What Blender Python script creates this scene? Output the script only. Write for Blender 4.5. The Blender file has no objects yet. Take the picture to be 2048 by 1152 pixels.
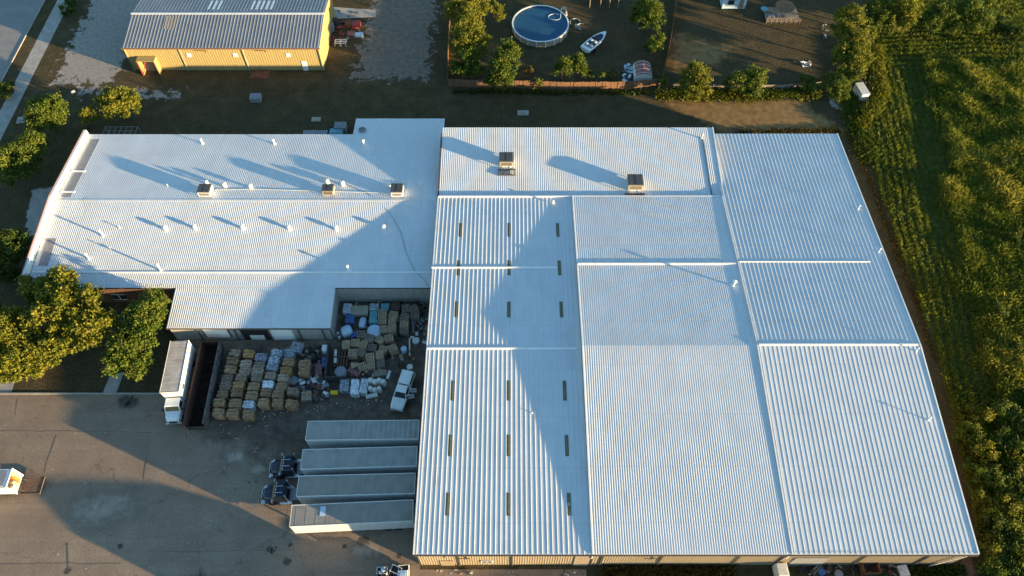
import bpy, bmesh, math, random
import numpy as np
from mathutils import Vector, Matrix, noise

C = bpy.context.scene
COL = C.collection
R = math.radians

# ---------------------------------------------------------------- camera
CAM_H, PITCH, FPX = 95.0, 57.2, 1500.0
cam_d = bpy.data.cameras.new('camera')
cam = bpy.data.objects.new('camera', cam_d); COL.objects.link(cam)
cam.location = (0, 0, CAM_H); cam.rotation_euler = (R(90 - PITCH), 0, 0)
cam_d.sensor_width = 36.0; cam_d.lens = 36.0 * FPX / 2048.0
cam_d.clip_start = 1.0; cam_d.clip_end = 3000.0
C.camera = cam

# ---------------------------------------------------------------- light
SUN_EL = 6.25
SUN_XY = Vector((0.915, -0.403)).normalized()
sv = Vector((SUN_XY.x * math.cos(R(SUN_EL)), SUN_XY.y * math.cos(R(SUN_EL)), math.sin(R(SUN_EL))))
w = bpy.data.worlds.new("World"); C.world = w; w.use_nodes = True
nt = w.node_tree
sky = nt.nodes.new('ShaderNodeTexSky'); sky.sky_type = 'NISHITA'; sky.sun_disc = False
sky.sun_elevation = R(SUN_EL); sky.sun_rotation = math.atan2(SUN_XY.x, SUN_XY.y)
sky.air_density = 1.0; sky.dust_density = 0.2; sky.ozone_density = 2.5
bg = nt.nodes['Background']; bg.inputs['Strength'].default_value = 0.128
hs = nt.nodes.new('ShaderNodeMix'); hs.data_type = 'RGBA'; hs.blend_type = 'MULTIPLY'; hs.inputs[0].default_value = 1.0
hs.inputs[7].default_value = (1.0, 1.03, 0.95, 1)      # clear, deep blue evening air
nt.links.new(sky.outputs[0], hs.inputs[6]); nt.links.new(hs.outputs[2], bg.inputs['Color'])
sd = bpy.data.lights.new('sun', 'SUN'); sd.energy = 5.0; sd.angle = R(0.6); sd.color = (1.0, 0.71, 0.37)
sun = bpy.data.objects.new('sun', sd); COL.objects.link(sun)
sun.rotation_euler = sv.to_track_quat('Z', 'Y').to_euler()
sun.location = sv * 400
C.view_settings.view_transform = 'Standard'; C.view_settings.look = 'None'
C.view_settings.gamma = 1.0; C.view_settings.exposure = 1.92
C.cycles.filter_width = 1.5; C.cycles.max_bounces = 5; C.cycles.diffuse_bounces = 3; C.cycles.glossy_bounces = 2
C.cycles.transmission_bounces = 2; C.cycles.transparent_max_bounces = 4
C.cycles.caustics_reflective = False; C.cycles.caustics_refractive = False

# ---------------------------------------------------------------- helpers
_sp, _cp = math.sin(R(PITCH)), math.cos(R(PITCH))
def P(u, v, z=0.0):
    """place in the lot seen at a spot of the survey picture, at height z"""
    du, dv = u - 1024.0, v - 576.0
    t = (CAM_H - z) / (FPX * _sp + dv * _cp)
    return Vector((du * t, (FPX * _cp - dv * _sp) * t, z))

class MB:
    def __init__(s): s.v = []; s.f = []; s.m = []; s.mat = 0
    def add(s, vs, fs):
        b = len(s.v); s.v += [tuple(p) for p in vs]
        s.f += [tuple(b + i for i in f) for f in fs]; s.m += [s.mat] * len(fs)
        return s
    def quad(s, a, b, c, d): return s.add([a, b, c, d], [(0, 1, 2, 3)])
    def box(s, x0, x1, y0, y1, z0, z1):
        return s.frus((x0, x1, y0, y1, z0), (x0, x1, y0, y1, z1))
    def frus(s, b, t):
        x0, x1, y0, y1, z0 = b; X0, X1, Y0, Y1, z1 = t
        return s.add([(x0,y0,z0),(x1,y0,z0),(x1,y1,z0),(x0,y1,z0),(X0,Y0,z1),(X1,Y0,z1),(X1,Y1,z1),(X0,Y1,z1)],
                     [(0,3,2,1),(4,5,6,7),(0,1,5,4),(1,2,6,5),(2,3,7,6),(3,0,4,7)])
    def rbox(s, c, sx, sy, z0, z1, rot=0.0, tilt=0.0):
        ca, sa = math.cos(rot), math.sin(rot); vs = []
        for z in (z0, z1):
            for x, y in ((-1,-1),(1,-1),(1,1),(-1,1)):
                X, Y = x*sx/2, y*sy/2
                vs.append((c[0]+X*ca-Y*sa, c[1]+X*sa+Y*ca, z + X*tilt))
        return s.add(vs, [(0,3,2,1),(4,5,6,7),(0,1,5,4),(1,2,6,5),(2,3,7,6),(3,0,4,7)])
    def bar(s, p, q, wd, ht=None):
        p, q = Vector(p), Vector(q); ht = ht or wd
        d = (q - p); 
        if d.length < 1e-6: return s
        d.normalize(); up = Vector((0,0,1)) if abs(d.z) < .95 else Vector((0,1,0))
        a = d.cross(up).normalized(); b = a.cross(d)
        vs = []
        for o in (p, q):
            for i, j in ((-1,-1),(1,-1),(1,1),(-1,1)): vs.append(o + a*i*wd/2 + b*j*ht/2)
        return s.add(vs, [(0,1,2,3),(7,6,5,4),(0,4,5,1),(1,5,6,2),(2,6,7,3),(3,7,4,0)])
    def tube(s, pts, r, n=8, cap=True):
        pts = [Vector(p) for p in pts]; rings = []
        for k, p in enumerate(pts):
            d = (pts[min(k+1, len(pts)-1)] - pts[max(k-1, 0)]).normalized()
            up = Vector((0,0,1)) if abs(d.z) < .9 else Vector((0,1,0))
            a = d.cross(up).normalized(); b = a.cross(d); rr = r[k] if isinstance(r, (list, tuple)) else r
            rings.append([p + (a*math.cos(2*math.pi*i/n) + b*math.sin(2*math.pi*i/n))*rr for i in range(n)])
        fs = [(k*n+i, k*n+(i+1) % n, (k+1)*n+(i+1) % n, (k+1)*n+i) for k in range(len(pts)-1) for i in range(n)]
        if cap: fs += [tuple(range(n-1, -1, -1)), tuple((len(pts)-1)*n+i for i in range(n))]
        return s.add([q for g in rings for q in g], fs)
    def lathe(s, c, prof, n=24, axis='z'):
        vs = []
        for r_, h in prof:
            for i in range(n):
                a = 2*math.pi*i/n; x, y = r_*math.cos(a), r_*math.sin(a)
                vs.append((c[0]+x, c[1]+y, c[2]+h) if axis == 'z' else ((c[0]+x, c[1]+h, c[2]+y) if axis == 'y' else (c[0]+h, c[1]+x, c[2]+y)))
        k = len(prof)
        fs = [(j*n+i, j*n+(i+1) % n, (j+1)*n+(i+1) % n, (j+1)*n+i) for j in range(k-1) for i in range(n)]
        fs += [tuple(range(n-1, -1, -1)), tuple((k-1)*n+i for i in range(n))]
        return s.add(vs, fs)
    def loft(s, secs, cap=True):
        n = len(secs[0]); fs = []
        for k in range(len(secs)-1):
            for i in range(n):
                fs.append((k*n+i, k*n+(i+1) % n, (k+1)*n+(i+1) % n, (k+1)*n+i))
        if cap: fs += [tuple(range(n-1, -1, -1)), tuple((len(secs)-1)*n+i for i in range(n))]
        return s.add([p for q in secs for p in q], fs)
    def prism(s, poly, z0, z1):
        n = len(poly)
        vs = [(p[0], p[1], z0) for p in poly] + [(p[0], p[1], z1) for p in poly]
        return s.add(vs, [tuple(range(n-1,-1,-1)), tuple(range(n, 2*n))] + [(i, (i+1) % n, n+(i+1) % n, n+i) for i in range(n)])
    def pane(s, q, iu0=.08, iu1=.08, iv0=.1, iv1=.1, off=.012):
        """a thin panel lying on the face q (a, b along the bottom, c, d along the top)"""
        a, b, c, d = [Vector(p) for p in q]
        def at(u, v): return (a*(1-u)+b*u)*(1-v) + (d*(1-u)+c*u)*v
        nrm = (b-a).cross(d-a).normalized()
        k = [at(iu0, iv0), at(1-iu1, iv0), at(1-iu1, 1-iv1), at(iu0, 1-iv1)]
        vs = [p + nrm*off for p in k] + [p - nrm*.02 for p in k]
        return s.add(vs, [(0,1,2,3), (0,4,5,1), (1,5,6,2), (2,6,7,3), (3,7,4,0)])
    def build(s, name, mat, parent=None, bevel=0, smooth=False, fix=False):
        me = bpy.data.meshes.new(name); me.from_pydata(s.v, [], s.f)
        mats = mat if isinstance(mat, (list, tuple)) else [mat]
        for m_ in mats: me.materials.append(m_)
        if len(mats) > 1: me.polygons.foreach_set('material_index', s.m)
        if fix:
            bm = bmesh.new(); bm.from_mesh(me); bmesh.ops.recalc_face_normals(bm, faces=bm.faces); bm.to_mesh(me); bm.free()
        if smooth: me.polygons.foreach_set('use_smooth', [True]*len(me.polygons))
        me.update()
        o = bpy.data.objects.new(name, me); COL.objects.link(o)
        if parent: o.parent = parent
        if bevel:
            b = o.modifiers.new('bevel', 'BEVEL'); b.width = bevel; b.segments = 2; b.limit_method = 'ANGLE'; b.angle_limit = R(40)
        return o

def tag(o, label=None, cat=None, group=None, kind=None):
    if label: o['label'] = label
    if cat: o['category'] = cat
    if group: o['group'] = group
    if kind: o['kind'] = kind
    return o
def thing(name, label, cat, loc=(0,0,0), rz=0.0, group=None):
    o = bpy.data.objects.new(name, None); COL.objects.link(o); o.empty_display_size = .5
    o.location = loc; o.rotation_euler = (0,0,rz)
    return tag(o, label, cat, group)
def kids(o): return [c for c in bpy.data.objects if c.parent == o]
def copy_tree(o, parent=None):
    c = o.copy(); COL.objects.link(c)
    if parent: c.parent = parent
    for ch in kids(o): copy_tree(ch, c)
    return c
def struct(name, mb, mat, rag=None, **k):
    if hasattr(mb, 'edge'): mat = ragged(mat, *(rag or (.6, .15)))
    o = tag(mb.build(name, mat, **k), kind='structure')
    if hasattr(mb, 'edge'):
        a = o.data.attributes.new('edge', 'FLOAT', 'POINT'); a.data.foreach_set('value', mb.edge)
    return o

# numpy mesh of many quads
def quads_mesh(name, V, mat, parent=None, attr=None):
    """V: (n,4,3)"""
    n = len(V); me = bpy.data.meshes.new(name)
    me.vertices.add(n*4); me.vertices.foreach_set('co', np.ascontiguousarray(V, dtype=np.float32).ravel())
    me.loops.add(n*4); me.loops.foreach_set('vertex_index', np.arange(n*4, dtype=np.int32))
    me.polygons.add(n); me.polygons.foreach_set('loop_start', np.arange(0, n*4, 4, dtype=np.int32))
    me.polygons.foreach_set('loop_total', np.full(n, 4, dtype=np.int32))
    me.materials.append(mat)
    if attr is not None:
        a = me.attributes.new('tone', 'FLOAT', 'FACE'); a.data.foreach_set('value', np.asarray(attr, dtype=np.float32))
    me.update(calc_edges=True)
    o = bpy.data.objects.new(name, me); COL.objects.link(o)
    if parent: o.parent = parent
    return o

# ---------------------------------------------------------------- materials
class N:
    def __init__(s, name):
        s.m = bpy.data.materials.new(name); s.m.use_nodes = True; s.t = s.m.node_tree
        s.b = s.t.nodes['Principled BSDF']; s.tc = s.t.nodes.new('ShaderNodeTexCoord'); s.src = s.tc.outputs['Object']
    def n(s, kind, **k):
        o = s.t.nodes.new('ShaderNode'+kind)
        for a, b in k.items():
            if hasattr(o, a) and a not in ('Scale',): setattr(o, a, b)
        return o
    def L(s, a, b): s.t.links.new(a, b)
    def noise(s, scale, detail=4, rough=.55, vec=None, stretch=None):
        o = s.n('TexNoise'); o.inputs['Scale'].default_value = scale; o.inputs['Detail'].default_value = detail
        o.inputs['Roughness'].default_value = rough; v = vec or s.src
        if stretch:
            mp = s.n('Mapping'); mp.inputs['Scale'].default_value = stretch; s.L(v, mp.inputs['Vector']); v = mp.outputs[0]
        s.L(v, o.inputs['Vector']); return o.outputs['Fac']
    def ramp(s, fac, stops):
        o = s.n('ValToRGB'); e = o.color_ramp.elements
        while len(e) < len(stops): e.new(.5)
        for q, (p, c) in zip(e, stops):
            q.position = p; q.color = (c, c, c, 1) if isinstance(c, (int, float)) else (*c, 1)
        s.L(fac, o.inputs[0]); return o.outputs['Color']
    def mix(s, fac, a, b, mode='MIX'):
        o = s.n('Mix'); o.data_type = 'RGBA'; o.blend_type = mode
        for i, x in ((0, fac), (6, a), (7, b)):
            if isinstance(x, (int, float)): o.inputs[i].default_value = x if i == 0 else (x, x, x, 1)
            elif isinstance(x, tuple): o.inputs[i].default_value = (*x, 1)
            else: s.L(x, o.inputs[i])
        return o.outputs[2]
    def bump(s, h, strength=.5, dist=.05):
        o = s.n('Bump'); o.inputs['Strength'].default_value = strength; o.inputs['Distance'].default_value = dist
        s.L(h, o.inputs['Height']); s.L(o.outputs[0], s.b.inputs['Normal'])
    def out(s, col, rough=.7, spec=.3, metal=0.0):
        if isinstance(col, tuple): s.b.inputs['Base Color'].default_value = (*col, 1)
        else: s.L(col, s.b.inputs['Base Color'])
        s.b.inputs['Roughness'].default_value = rough; s.b.inputs['Specular IOR Level'].default_value = spec
        s.b.inputs['Metallic'].default_value = metal; return s.m

def plain(name, c, rough=.6, spec=.3, metal=0.0, var=.15, scale=1.5, stretch=None):
    k = N(name); f = k.noise(scale, 5, .6, stretch=stretch)
    a = tuple(x*(1-var) for x in c); b = tuple(min(1, x*(1+var)) for x in c)
    return k.out(k.ramp(f, [(.3, a), (.7, b)]), rough, spec, metal)

def roof_mat(name, c, dirt=.12, streak=(.3,.03,1), rough=.45):
    k = N(name); f = k.noise(.35, 4, .6); g = k.noise(1.0, 5, .65, stretch=(3.2, .12, 1)); h = k.noise(7, 3, .6)
    col = k.mix(k.ramp(f, [(.35, 0.0), (.75, 1.0)]), c, tuple(x*(1-dirt) for x in c))
    col = k.mix(k.ramp(g, [(.5, 0.0), (.8, .55)]), col, tuple(x*(1-dirt*1.6) for x in c))
    col = k.mix(k.ramp(h, [(.62, 0.0), (.8, .25)]), col, tuple(x*.72 for x in c))
    sx = k.n('SeparateXYZ'); k.L(k.src, sx.inputs[0])
    def lap(per, off, wd):
        a = k.n('Math'); a.operation = 'MULTIPLY_ADD'; a.inputs[1].default_value = 1/per; a.inputs[2].default_value = off; k.L(sx.outputs['Y'], a.inputs[0])
        b = k.n('Math'); b.operation = 'FRACT'; k.L(a.outputs[0], b.inputs[0])
        d = k.n('Math'); d.operation = 'LESS_THAN'; d.inputs[1].default_value = wd/per; k.L(b.outputs[0], d.inputs[0]); return d.outputs[0]
    lm = k.n('Math'); lm.operation = 'MULTIPLY'; lm.inputs[1].default_value = .28; k.L(lap(6.6, .31, .10), lm.inputs[0])
    col = k.mix(lm.outputs[0], col, tuple(x*.6 for x in c))
    pn = k.n('TexWhiteNoise'); pn.noise_dimensions = '2D'; fl = k.n('VectorMath'); fl.operation = 'FLOOR'; mp = k.n('Mapping'); mp.inputs['Scale'].default_value = (1/.92, 1/6.6, 1); mp.inputs['Location'].default_value = (0, .31, 0)
    k.L(k.src, mp.inputs['Vector']); k.L(mp.outputs[0], fl.inputs[0]); k.L(fl.outputs[0], pn.inputs['Vector'])
    col = k.mix(k.ramp(pn.outputs['Value'], [(.0, .0), (1.0, .16)]), col, tuple(x*.72 for x in c))
    rs = k.noise(1.0, 5, .7, stretch=(1.3, .16, 1)); ra = k.noise(.09, 3, .6); rm = k.n('Math'); rm.operation = 'MULTIPLY'; k.L(k.ramp(rs, [(.56, 0.0), (.72, .55)]), rm.inputs[0]); k.L(k.ramp(ra, [(.5, 0.0), (.66, 1.0)]), rm.inputs[1])
    col = k.mix(rm.outputs[0], col, (c[0]*.62, c[1]*.52, c[2]*.42))
    w_ = k.noise(.6, 2, .5); k.bump(w_, .25, .06)
    return k.out(col, rough, .35)

M = {}
M['roof_white'] = roof_mat('white_roof_paint', (.605, .64, .67))
M['roof_old'] = roof_mat('galvanised_roof', (.20, .225, .26), .25, rough=.4)
M['white_metal'] = plain('white_metal', (.74, .75, .74), .4, .4, var=.08)
M['dirty_white'] = plain('dirty_white', (.62, .62, .58), .55, .3, var=.18, scale=3)
M['wall_tan'] = plain('tan_wall_metal', (.31, .255, .175), .5, .3, var=.12, scale=.8, stretch=(3, 3, .4))
M['wall_grey'] = plain('grey_wall_metal', (.33, .32, .30), .5, .3, var=.14, scale=.7, stretch=(3, 3, .4))
M['wall_yellow'] = plain('yellow_wall_metal', (.35, .275, .12), .5, .3, var=.08, scale=.8, stretch=(3, 3, .4))
M['trim_dark'] = plain('dark_trim', (.085, .075, .07), .5, .3)
M['trim_brown'] = plain('brown_trim', (.20, .10, .06), .5, .3)
M['rust'] = plain('rust', (.16, .075, .045), .85, .15, var=.5, scale=2.5)
M['dark_steel'] = plain('dark_steel', (.05, .047, .045), .6, .3, var=.4, scale=3)
M['steel'] = plain('steel', (.33, .33, .34), .4, .5, .4, var=.2, scale=3)
M['grey_panel'] = plain('grey_panel', (.22, .23, .25), .5, .3, var=.15, scale=2)
M['unit_grey'] = plain('unit_grey', (.06, .065, .072), .55, .3, var=.2, scale=2)
M['unit_tan'] = plain('unit_tan', (.36, .315, .23), .5, .3, var=.15, scale=2)
M['skylight'] = plain('fibreglass_panel', (.12, .125, .075), .3, .5, var=.2, scale=2)
M['glass'] = plain('dark_glass', (.02, .025, .03), .08, .6, var=.1)
M['brick'] = plain('dark_brick', (.10, .055, .04), .85, .2, var=.3, scale=4)
M['rubber'] = plain('rubber', (.025, .025, .026), .8, .2, var=.3, scale=5)
M['navy'] = plain('navy_paint', (.012, .014, .032), .25, .5, var=.1)
M['chrome'] = plain('chrome', (.7, .7, .72), .18, .5, .9, var=.05)
M['black'] = plain('black_plastic', (.018, .018, .02), .5, .3, var=.2)
M['wood'] = plain('raw_wood', (.44, .315, .20), .8, .2, var=.35, scale=3)
M['grey_wood'] = plain('weathered_wood', (.25, .205, .16), .85, .15, var=.3, scale=3)
M['fence_wood'] = plain('fence_wood', (.21, .12, .068), .85, .15, var=.3, scale=1.2, stretch=(4, 4, .5))
M['concrete'] = plain('concrete', (.34, .32, .29), .9, .15, var=.2, scale=.8)
M['red'] = plain('faded_red', (.30, .05, .045), .6, .3, var=.25, scale=2)
M['red_roof'] = plain('red_brown_panels', (.25, .10, .095), .6, .3, var=.2, scale=2)
M['orange'] = plain('orange_plastic', (.75, .16, .03), .5, .3)
M['yellow'] = plain('yellow_plastic', (.65, .45, .03), .5, .3, var=.15)
M['blue_plastic'] = plain('blue_plastic', (.07, .13, .30), .45, .4, var=.45, scale=6)
M['pale_blue'] = plain('pale_blue_plastic', (.42, .55, .66), .4, .4, var=.12, scale=2)
M['teal'] = plain('teal_plastic', (.14, .34, .38), .5, .3, var=.15)
M['trailer_white'] = plain('trailer_white', (.60, .62, .62), .4, .4, var=.08, scale=1.2, stretch=(3, 3, .3))
def trailer_roof(name, c):
    k = N(name); f = k.noise(.8, 6, .7); g = k.noise(1, 5, .7, stretch=(2.6, .3, 1)); h = k.noise(4, 5, .75)
    col = k.mix(k.ramp(f, [(.3, 0.0), (.75, 1.0)]), c, tuple(x*.58 for x in c))
    col = k.mix(k.ramp(g, [(.46, 0.0), (.66, .6)]), col, (.26, .23, .19))
    col = k.mix(k.ramp(h, [(.6, 0.0), (.8, .35)]), col, tuple(x*.6 for x in c))
    return k.out(col, .6, .3)
M['troof_a'] = trailer_roof('weathered_trailer_roof', (.33, .34, .33))
M['troof_b'] = trailer_roof('dusty_trailer_roof', (.30, .28, .25)); M['dusty'] = trailer_roof('dusty_box_roof', (.60, .52, .45))
M['leaf_dark'] = None

def leaf_mat(name, c1, c2, c3, trans=.35):
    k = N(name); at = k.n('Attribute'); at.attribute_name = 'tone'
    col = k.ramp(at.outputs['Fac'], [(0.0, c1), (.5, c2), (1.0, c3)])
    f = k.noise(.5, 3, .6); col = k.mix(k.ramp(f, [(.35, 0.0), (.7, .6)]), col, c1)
    k.L(col, k.b.inputs['Base Color']); k.b.inputs['Roughness'].default_value = .6; k.b.inputs['Specular IOR Level'].default_value = .2
    tr = k.n('BsdfTranslucent'); k.L(col, tr.inputs['Color'])
    ms = k.n('MixShader'); ms.inputs[0].default_value = trans
    o = k.t.nodes['Material Output']; k.L(k.b.outputs[0], ms.inputs[1]); k.L(tr.outputs[0], ms.inputs[2]); k.L(ms.outputs[0], o.inputs['Surface'])
    return k.m
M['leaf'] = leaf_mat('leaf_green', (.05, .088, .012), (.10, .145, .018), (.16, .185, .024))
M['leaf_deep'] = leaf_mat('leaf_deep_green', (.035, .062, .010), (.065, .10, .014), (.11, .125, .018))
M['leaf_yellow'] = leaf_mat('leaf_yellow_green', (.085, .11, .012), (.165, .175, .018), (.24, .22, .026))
M['weed'] = leaf_mat('field_weed', (.09, .135, .018), (.20, .225, .026), (.40, .35, .055), .42)
M['dry_weed'] = leaf_mat('dry_weed', (.09, .08, .02), (.14, .10, .025), (.20, .13, .035), .3)
M['bark'] = plain('bark', (.09, .065, .045), .9, .1, var=.3, scale=4)

def ground_mat():
    k = N('dry_grass_ground'); big = k.noise(.045, 5, .6); mid = k.noise(.4, 6, .65); fin = k.noise(3.5, 5, .7)
    sx = k.noise(.5, 4, .6, stretch=(.25, 3, 1))
    col = k.ramp(mid, [(.3, (.054, .046, .020)), (.5, (.094, .073, .034)), (.72, (.155, .108, .056))])
    col = k.mix(k.ramp(big, [(.4, 0.0), (.65, .7)]), col, (.085, .060, .038))
    col = k.mix(k.ramp(sx, [(.45, 0.0), (.7, .4)]), col, (.12, .095, .055))
    col = k.mix(k.ramp(fin, [(.35, .8), (.6, 0.0)]), col, (.022, .025, .011))
    k.bump(k.mix(.5, mid, fin), .9, .25)
    return k.out(col, .95, .1)
M['ground'] = ground_mat()
def asphalt_mat():
    k = N('worn_asphalt'); big = k.noise(.05, 5, .6); mid = k.noise(.32, 6, .65); fin = k.noise(6, 5, .75)
    tr = k.noise(.5, 5, .6, stretch=(.15, 1.6, 1))
    col = k.ramp(mid, [(.3, (.235, .175, .125)), (.55, (.30, .228, .165)), (.75, (.36, .278, .205))])
    col = k.mix(k.ramp(big, [(.35, 0.0), (.7, .6)]), col, (.215, .163, .12))
    col = k.mix(k.ramp(tr, [(.48, 0.0), (.75, .45)]), col, (.37, .285, .21))
    col = k.mix(k.ramp(fin, [(.38, .6), (.55, 0.0)]), col, (.10, .08, .064))
    wv = k.n('TexVoronoi'); wv.feature = 'DISTANCE_TO_EDGE'; wv.inputs['Scale'].default_value = .11
    nz = k.n('TexNoise'); nz.inputs['Scale'].default_value = .6; nz.inputs['Detail'].default_value = 6; k.L(k.src, nz.inputs['Vector'])
    va = k.n('VectorMath'); va.operation = 'MULTIPLY_ADD'; va.inputs[1].default_value = (4, 4, 0)
    k.L(nz.outputs['Color'], va.inputs[0]); k.L(k.src, va.inputs[2]); k.L(va.outputs[0], wv.inputs['Vector'])
    col = k.mix(k.ramp(wv.outputs['Distance'], [(.0, .75), (.007, 0.0)]), col, (.10, .08, .064))
    tk = k.noise(1, 4, .6, stretch=(.06, 2.6, 1)); col = k.mix(k.ramp(tk, [(.5, 0.0), (.72, .4)]), col, (.19, .145, .107))
    wn = k.noise(.9, 6, .8); col = k.mix(k.ramp(wn, [(.56, 0.0), (.72, .5)]), col, (.40, .315, .24))
    st = k.noise(.22, 3, .5); col = k.mix(k.ramp(st, [(.70, 0.0), (.78, .7)]), col, (.035, .033, .032))
    k.bump(k.mix(.5, mid, fin), .35, .06)
    return k.out(col, .85, .25)
M['asphalt'] = asphalt_mat()
M['road'] = plain('road_concrete', (.23, .225, .215), .85, .2, var=.14, scale=.5)
M['gravel_white'] = plain('pale_gravel', (.30, .27, .235), .95, .1, var=.22, scale=1.6)
M['gravel_grey'] = plain('grey_gravel', (.18, .15, .118), .95, .1, var=.28, scale=1.2)
M['dirt'] = plain('bare_dirt', (.13, .085, .055), .95, .1, var=.3, scale=.8)
M['soil'] = plain('dark_soil', (.04, .042, .02), .95, .1, var=.4, scale=1.0)
M['field_soil'] = plain('field_soil', (.075, .085, .026), .95, .1, var=.4, scale=1.0)
M['dry_grass'] = plain('dry_lawn', (.23, .145, .062), .95, .1, var=.35, scale=.9)
M['tar'] = plain('tar_seam', (.12, .10, .085), .8, .2)
M['patch_dark'] = plain('oil_stain', (.075, .066, .058), .7, .3, var=.3, scale=1.5)
M['patch_light'] = plain('dusty_patch', (.33, .275, .215), .9, .15, var=.2, scale=.8)

# ---------------------------------------------------------------- ground sheets
def inside(poly, x, y):
    c = False; n = len(poly)
    for i in range(n):
        x1, y1 = poly[i]; x2, y2 = poly[(i+1) % n]
        if (y1 > y) != (y2 > y) and x < (x2-x1)*(y-y1)/(y2-y1)+x1: c = not c
    return c
def edge_dist(poly, x, y):
    d = 1e9; n = len(poly)
    for i in range(n):
        x1, y1 = poly[i]; x2, y2 = poly[(i+1) % n]; dx, dy = x2-x1, y2-y1
        t = max(0, min(1, ((x-x1)*dx+(y-y1)*dy)/(dx*dx+dy*dy+1e-9)))
        d = min(d, math.hypot(x-x1-t*dx, y-y1-t*dy))
    return d
def patch(poly, z, cell=.5, amp=2.0, nscale=.5, seed=0, thr=0.0):
    """ragged sheet over a polygon; the distance to its edge is kept for the material's broken outline"""
    cell = max(cell, amp*.22)
    xs = [p[0] for p in poly]; ys = [p[1] for p in poly]; pad = amp*.9
    x0, x1, y0, y1 = min(xs)-pad, max(xs)+pad, min(ys)-pad, max(ys)+pad
    nx, ny = int((x1-x0)/cell)+2, int((y1-y0)/cell)+2; mb = MB(); mb.edge = []
    for j in range(ny):
        for i in range(nx):
            x, y = x0+i*cell, y0+j*cell; d = edge_dist(poly, x, y); d = d if inside(poly, x, y) else -d
            mb.v.append((x, y, z)); mb.edge.append((d-thr)/amp)
    for j in range(ny-1):
        for i in range(nx-1):
            q = (j*nx+i, j*nx+i+1, (j+1)*nx+i+1, (j+1)*nx+i)
            if max(mb.edge[k] for k in q) > -1: mb.f.append(q); mb.m.append(0)
    return mb
def ragged(mat, nscale, soft=.12):
    """a copy of a ground material that breaks up into bare ground at its edge"""
    key = (mat.name, nscale, soft)
    if key in RAG: return RAG[key]
    m = mat.copy(); m.name = 'ragged_'+mat.name; t = m.node_tree; L = t.links.new
    at = t.nodes.new('ShaderNodeAttribute'); at.attribute_name = 'edge'
    tc = t.nodes.new('ShaderNodeTexCoord'); nz = t.nodes.new('ShaderNodeTexNoise'); nz.inputs['Scale'].default_value = nscale
    nz.inputs['Detail'].default_value = 7; nz.inputs['Roughness'].default_value = .68; L(tc.outputs['Object'], nz.inputs['Vector'])
    ad = t.nodes.new('ShaderNodeMath'); ad.operation = 'MULTIPLY_ADD'; ad.inputs[1].default_value = 3.6; ad.inputs[2].default_value = -1.8; L(nz.outputs['Fac'], ad.inputs[0])
    su = t.nodes.new('ShaderNodeMath'); su.operation = 'ADD'; L(ad.outputs[0], su.inputs[0]); L(at.outputs['Fac'], su.inputs[1])
    mr = t.nodes.new('ShaderNodeMapRange'); mr.interpolation_type = 'SMOOTHSTEP'; mr.inputs['From Min'].default_value = -soft; mr.inputs['From Max'].default_value = soft; L(su.outputs[0], mr.inputs['Value'])
    tr = t.nodes.new('ShaderNodeBsdfTransparent'); mx = t.nodes.new('ShaderNodeMixShader'); o = t.nodes['Material Output']
    L(mr.outputs[0], mx.inputs[0]); L(tr.outputs[0], mx.inputs[1]); L(t.nodes['Principled BSDF'].outputs[0], mx.inputs[2]); L(mx.outputs[0], o.inputs['Surface'])
    RAG[key] = m; return m
RAG = {}
def sheet(poly, z): 
    mb = MB(); mb.add([(x, y, z) for x, y in poly], [tuple(range(len(poly)))]); return mb
def XY(*uv): return [tuple(P(u, v)[:2]) for u, v in uv]

g = MB(); g.quad((-900,-500,0),(900,-500,0),(900,1200,0),(-900,1200,0)); struct('ground', g, M['ground'])
struct('asphalt_lot', sheet([(-140,-60),(9,-60),(9,20.6),(-11.2,20.6),(-11.2,58.5),(-25.6,58.5),(-25.6,52.3),(-48.5,52.3),(-48.5,43.9),(-140,43.9)], .008), M['asphalt'])
k_ = MB(); k_.box(-140,-48.6,43.75,43.95,0,.14); k_.box(-48.8,-48.6,43.95,51.5,0,.14); struct('kerb', k_, M['concrete'])
struct('road', sheet([(-125,20),(-93.6,20),(-93.6,400),(-125,400)], .012), M['road'])
struct('pavement', sheet([(-91,48),(-88.3,48),(-88.3,400),(-91,400)], .012), M['concrete'])
k_ = MB(); k_.box(-93.6,-93.42,48,400,0,.13); struct('kerb', k_, M['concrete'])
struct('gravel_apron', patch([(-84,106),(-73,106),(-71.5,150),(-84,150)], .012, .45, 3.2, .35, 3), M['gravel_white'])
struct('gravel_apron', patch([(-82,101),(-58,100),(-58,105),(-80,107)], .016, .35, 4, .5, 9, 2.1), M['gravel_white'])
struct('gravel_drive', patch([(-29,107),(-15.5,107),(-14.5,150),(-27,150)], .012, .45, 3.4, .33, 5), M['gravel_grey'])
struct('concrete_apron', sheet(XY((665,14),(752,20),(752,34),(662,38)), .018), M['concrete'])
for uv in (((0,764),(30,764),(22,788),(-12,788)), ((222,745),(248,745),(232,788),(205,788))):
    struct('path', sheet(XY(*uv), .014), M['concrete'])
struct('path', patch(XY((62,380),(112,376),(90,470),(50,472)), .012, .5, .8, .5, 4), M['concrete'])
struct('dry_lawn', patch(XY((1440,262),(1330,206),(1500,192),(1600,200),(1655,235),(1690,268)), .01, .5, 1.6, .4, 6), M['dry_grass'], (.4, .6))
struct('dry_lawn', patch(XY((1345,60),(1420,80),(1480,95),(1440,135),(1330,140)), .01, .5, 2.5, .3, 8, .6), M['dry_grass'], (.4, .8))
struct('dirt_strip', patch([(53.4,16),(56.2,16),(56.6,92),(53.4,93)], .012, .4, .9, .6, 12), M['dirt'])
struct('soil_strip', sheet([(9,10),(60,10),(60,20.7),(9,20.7)], .006), M['soil'])
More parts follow.
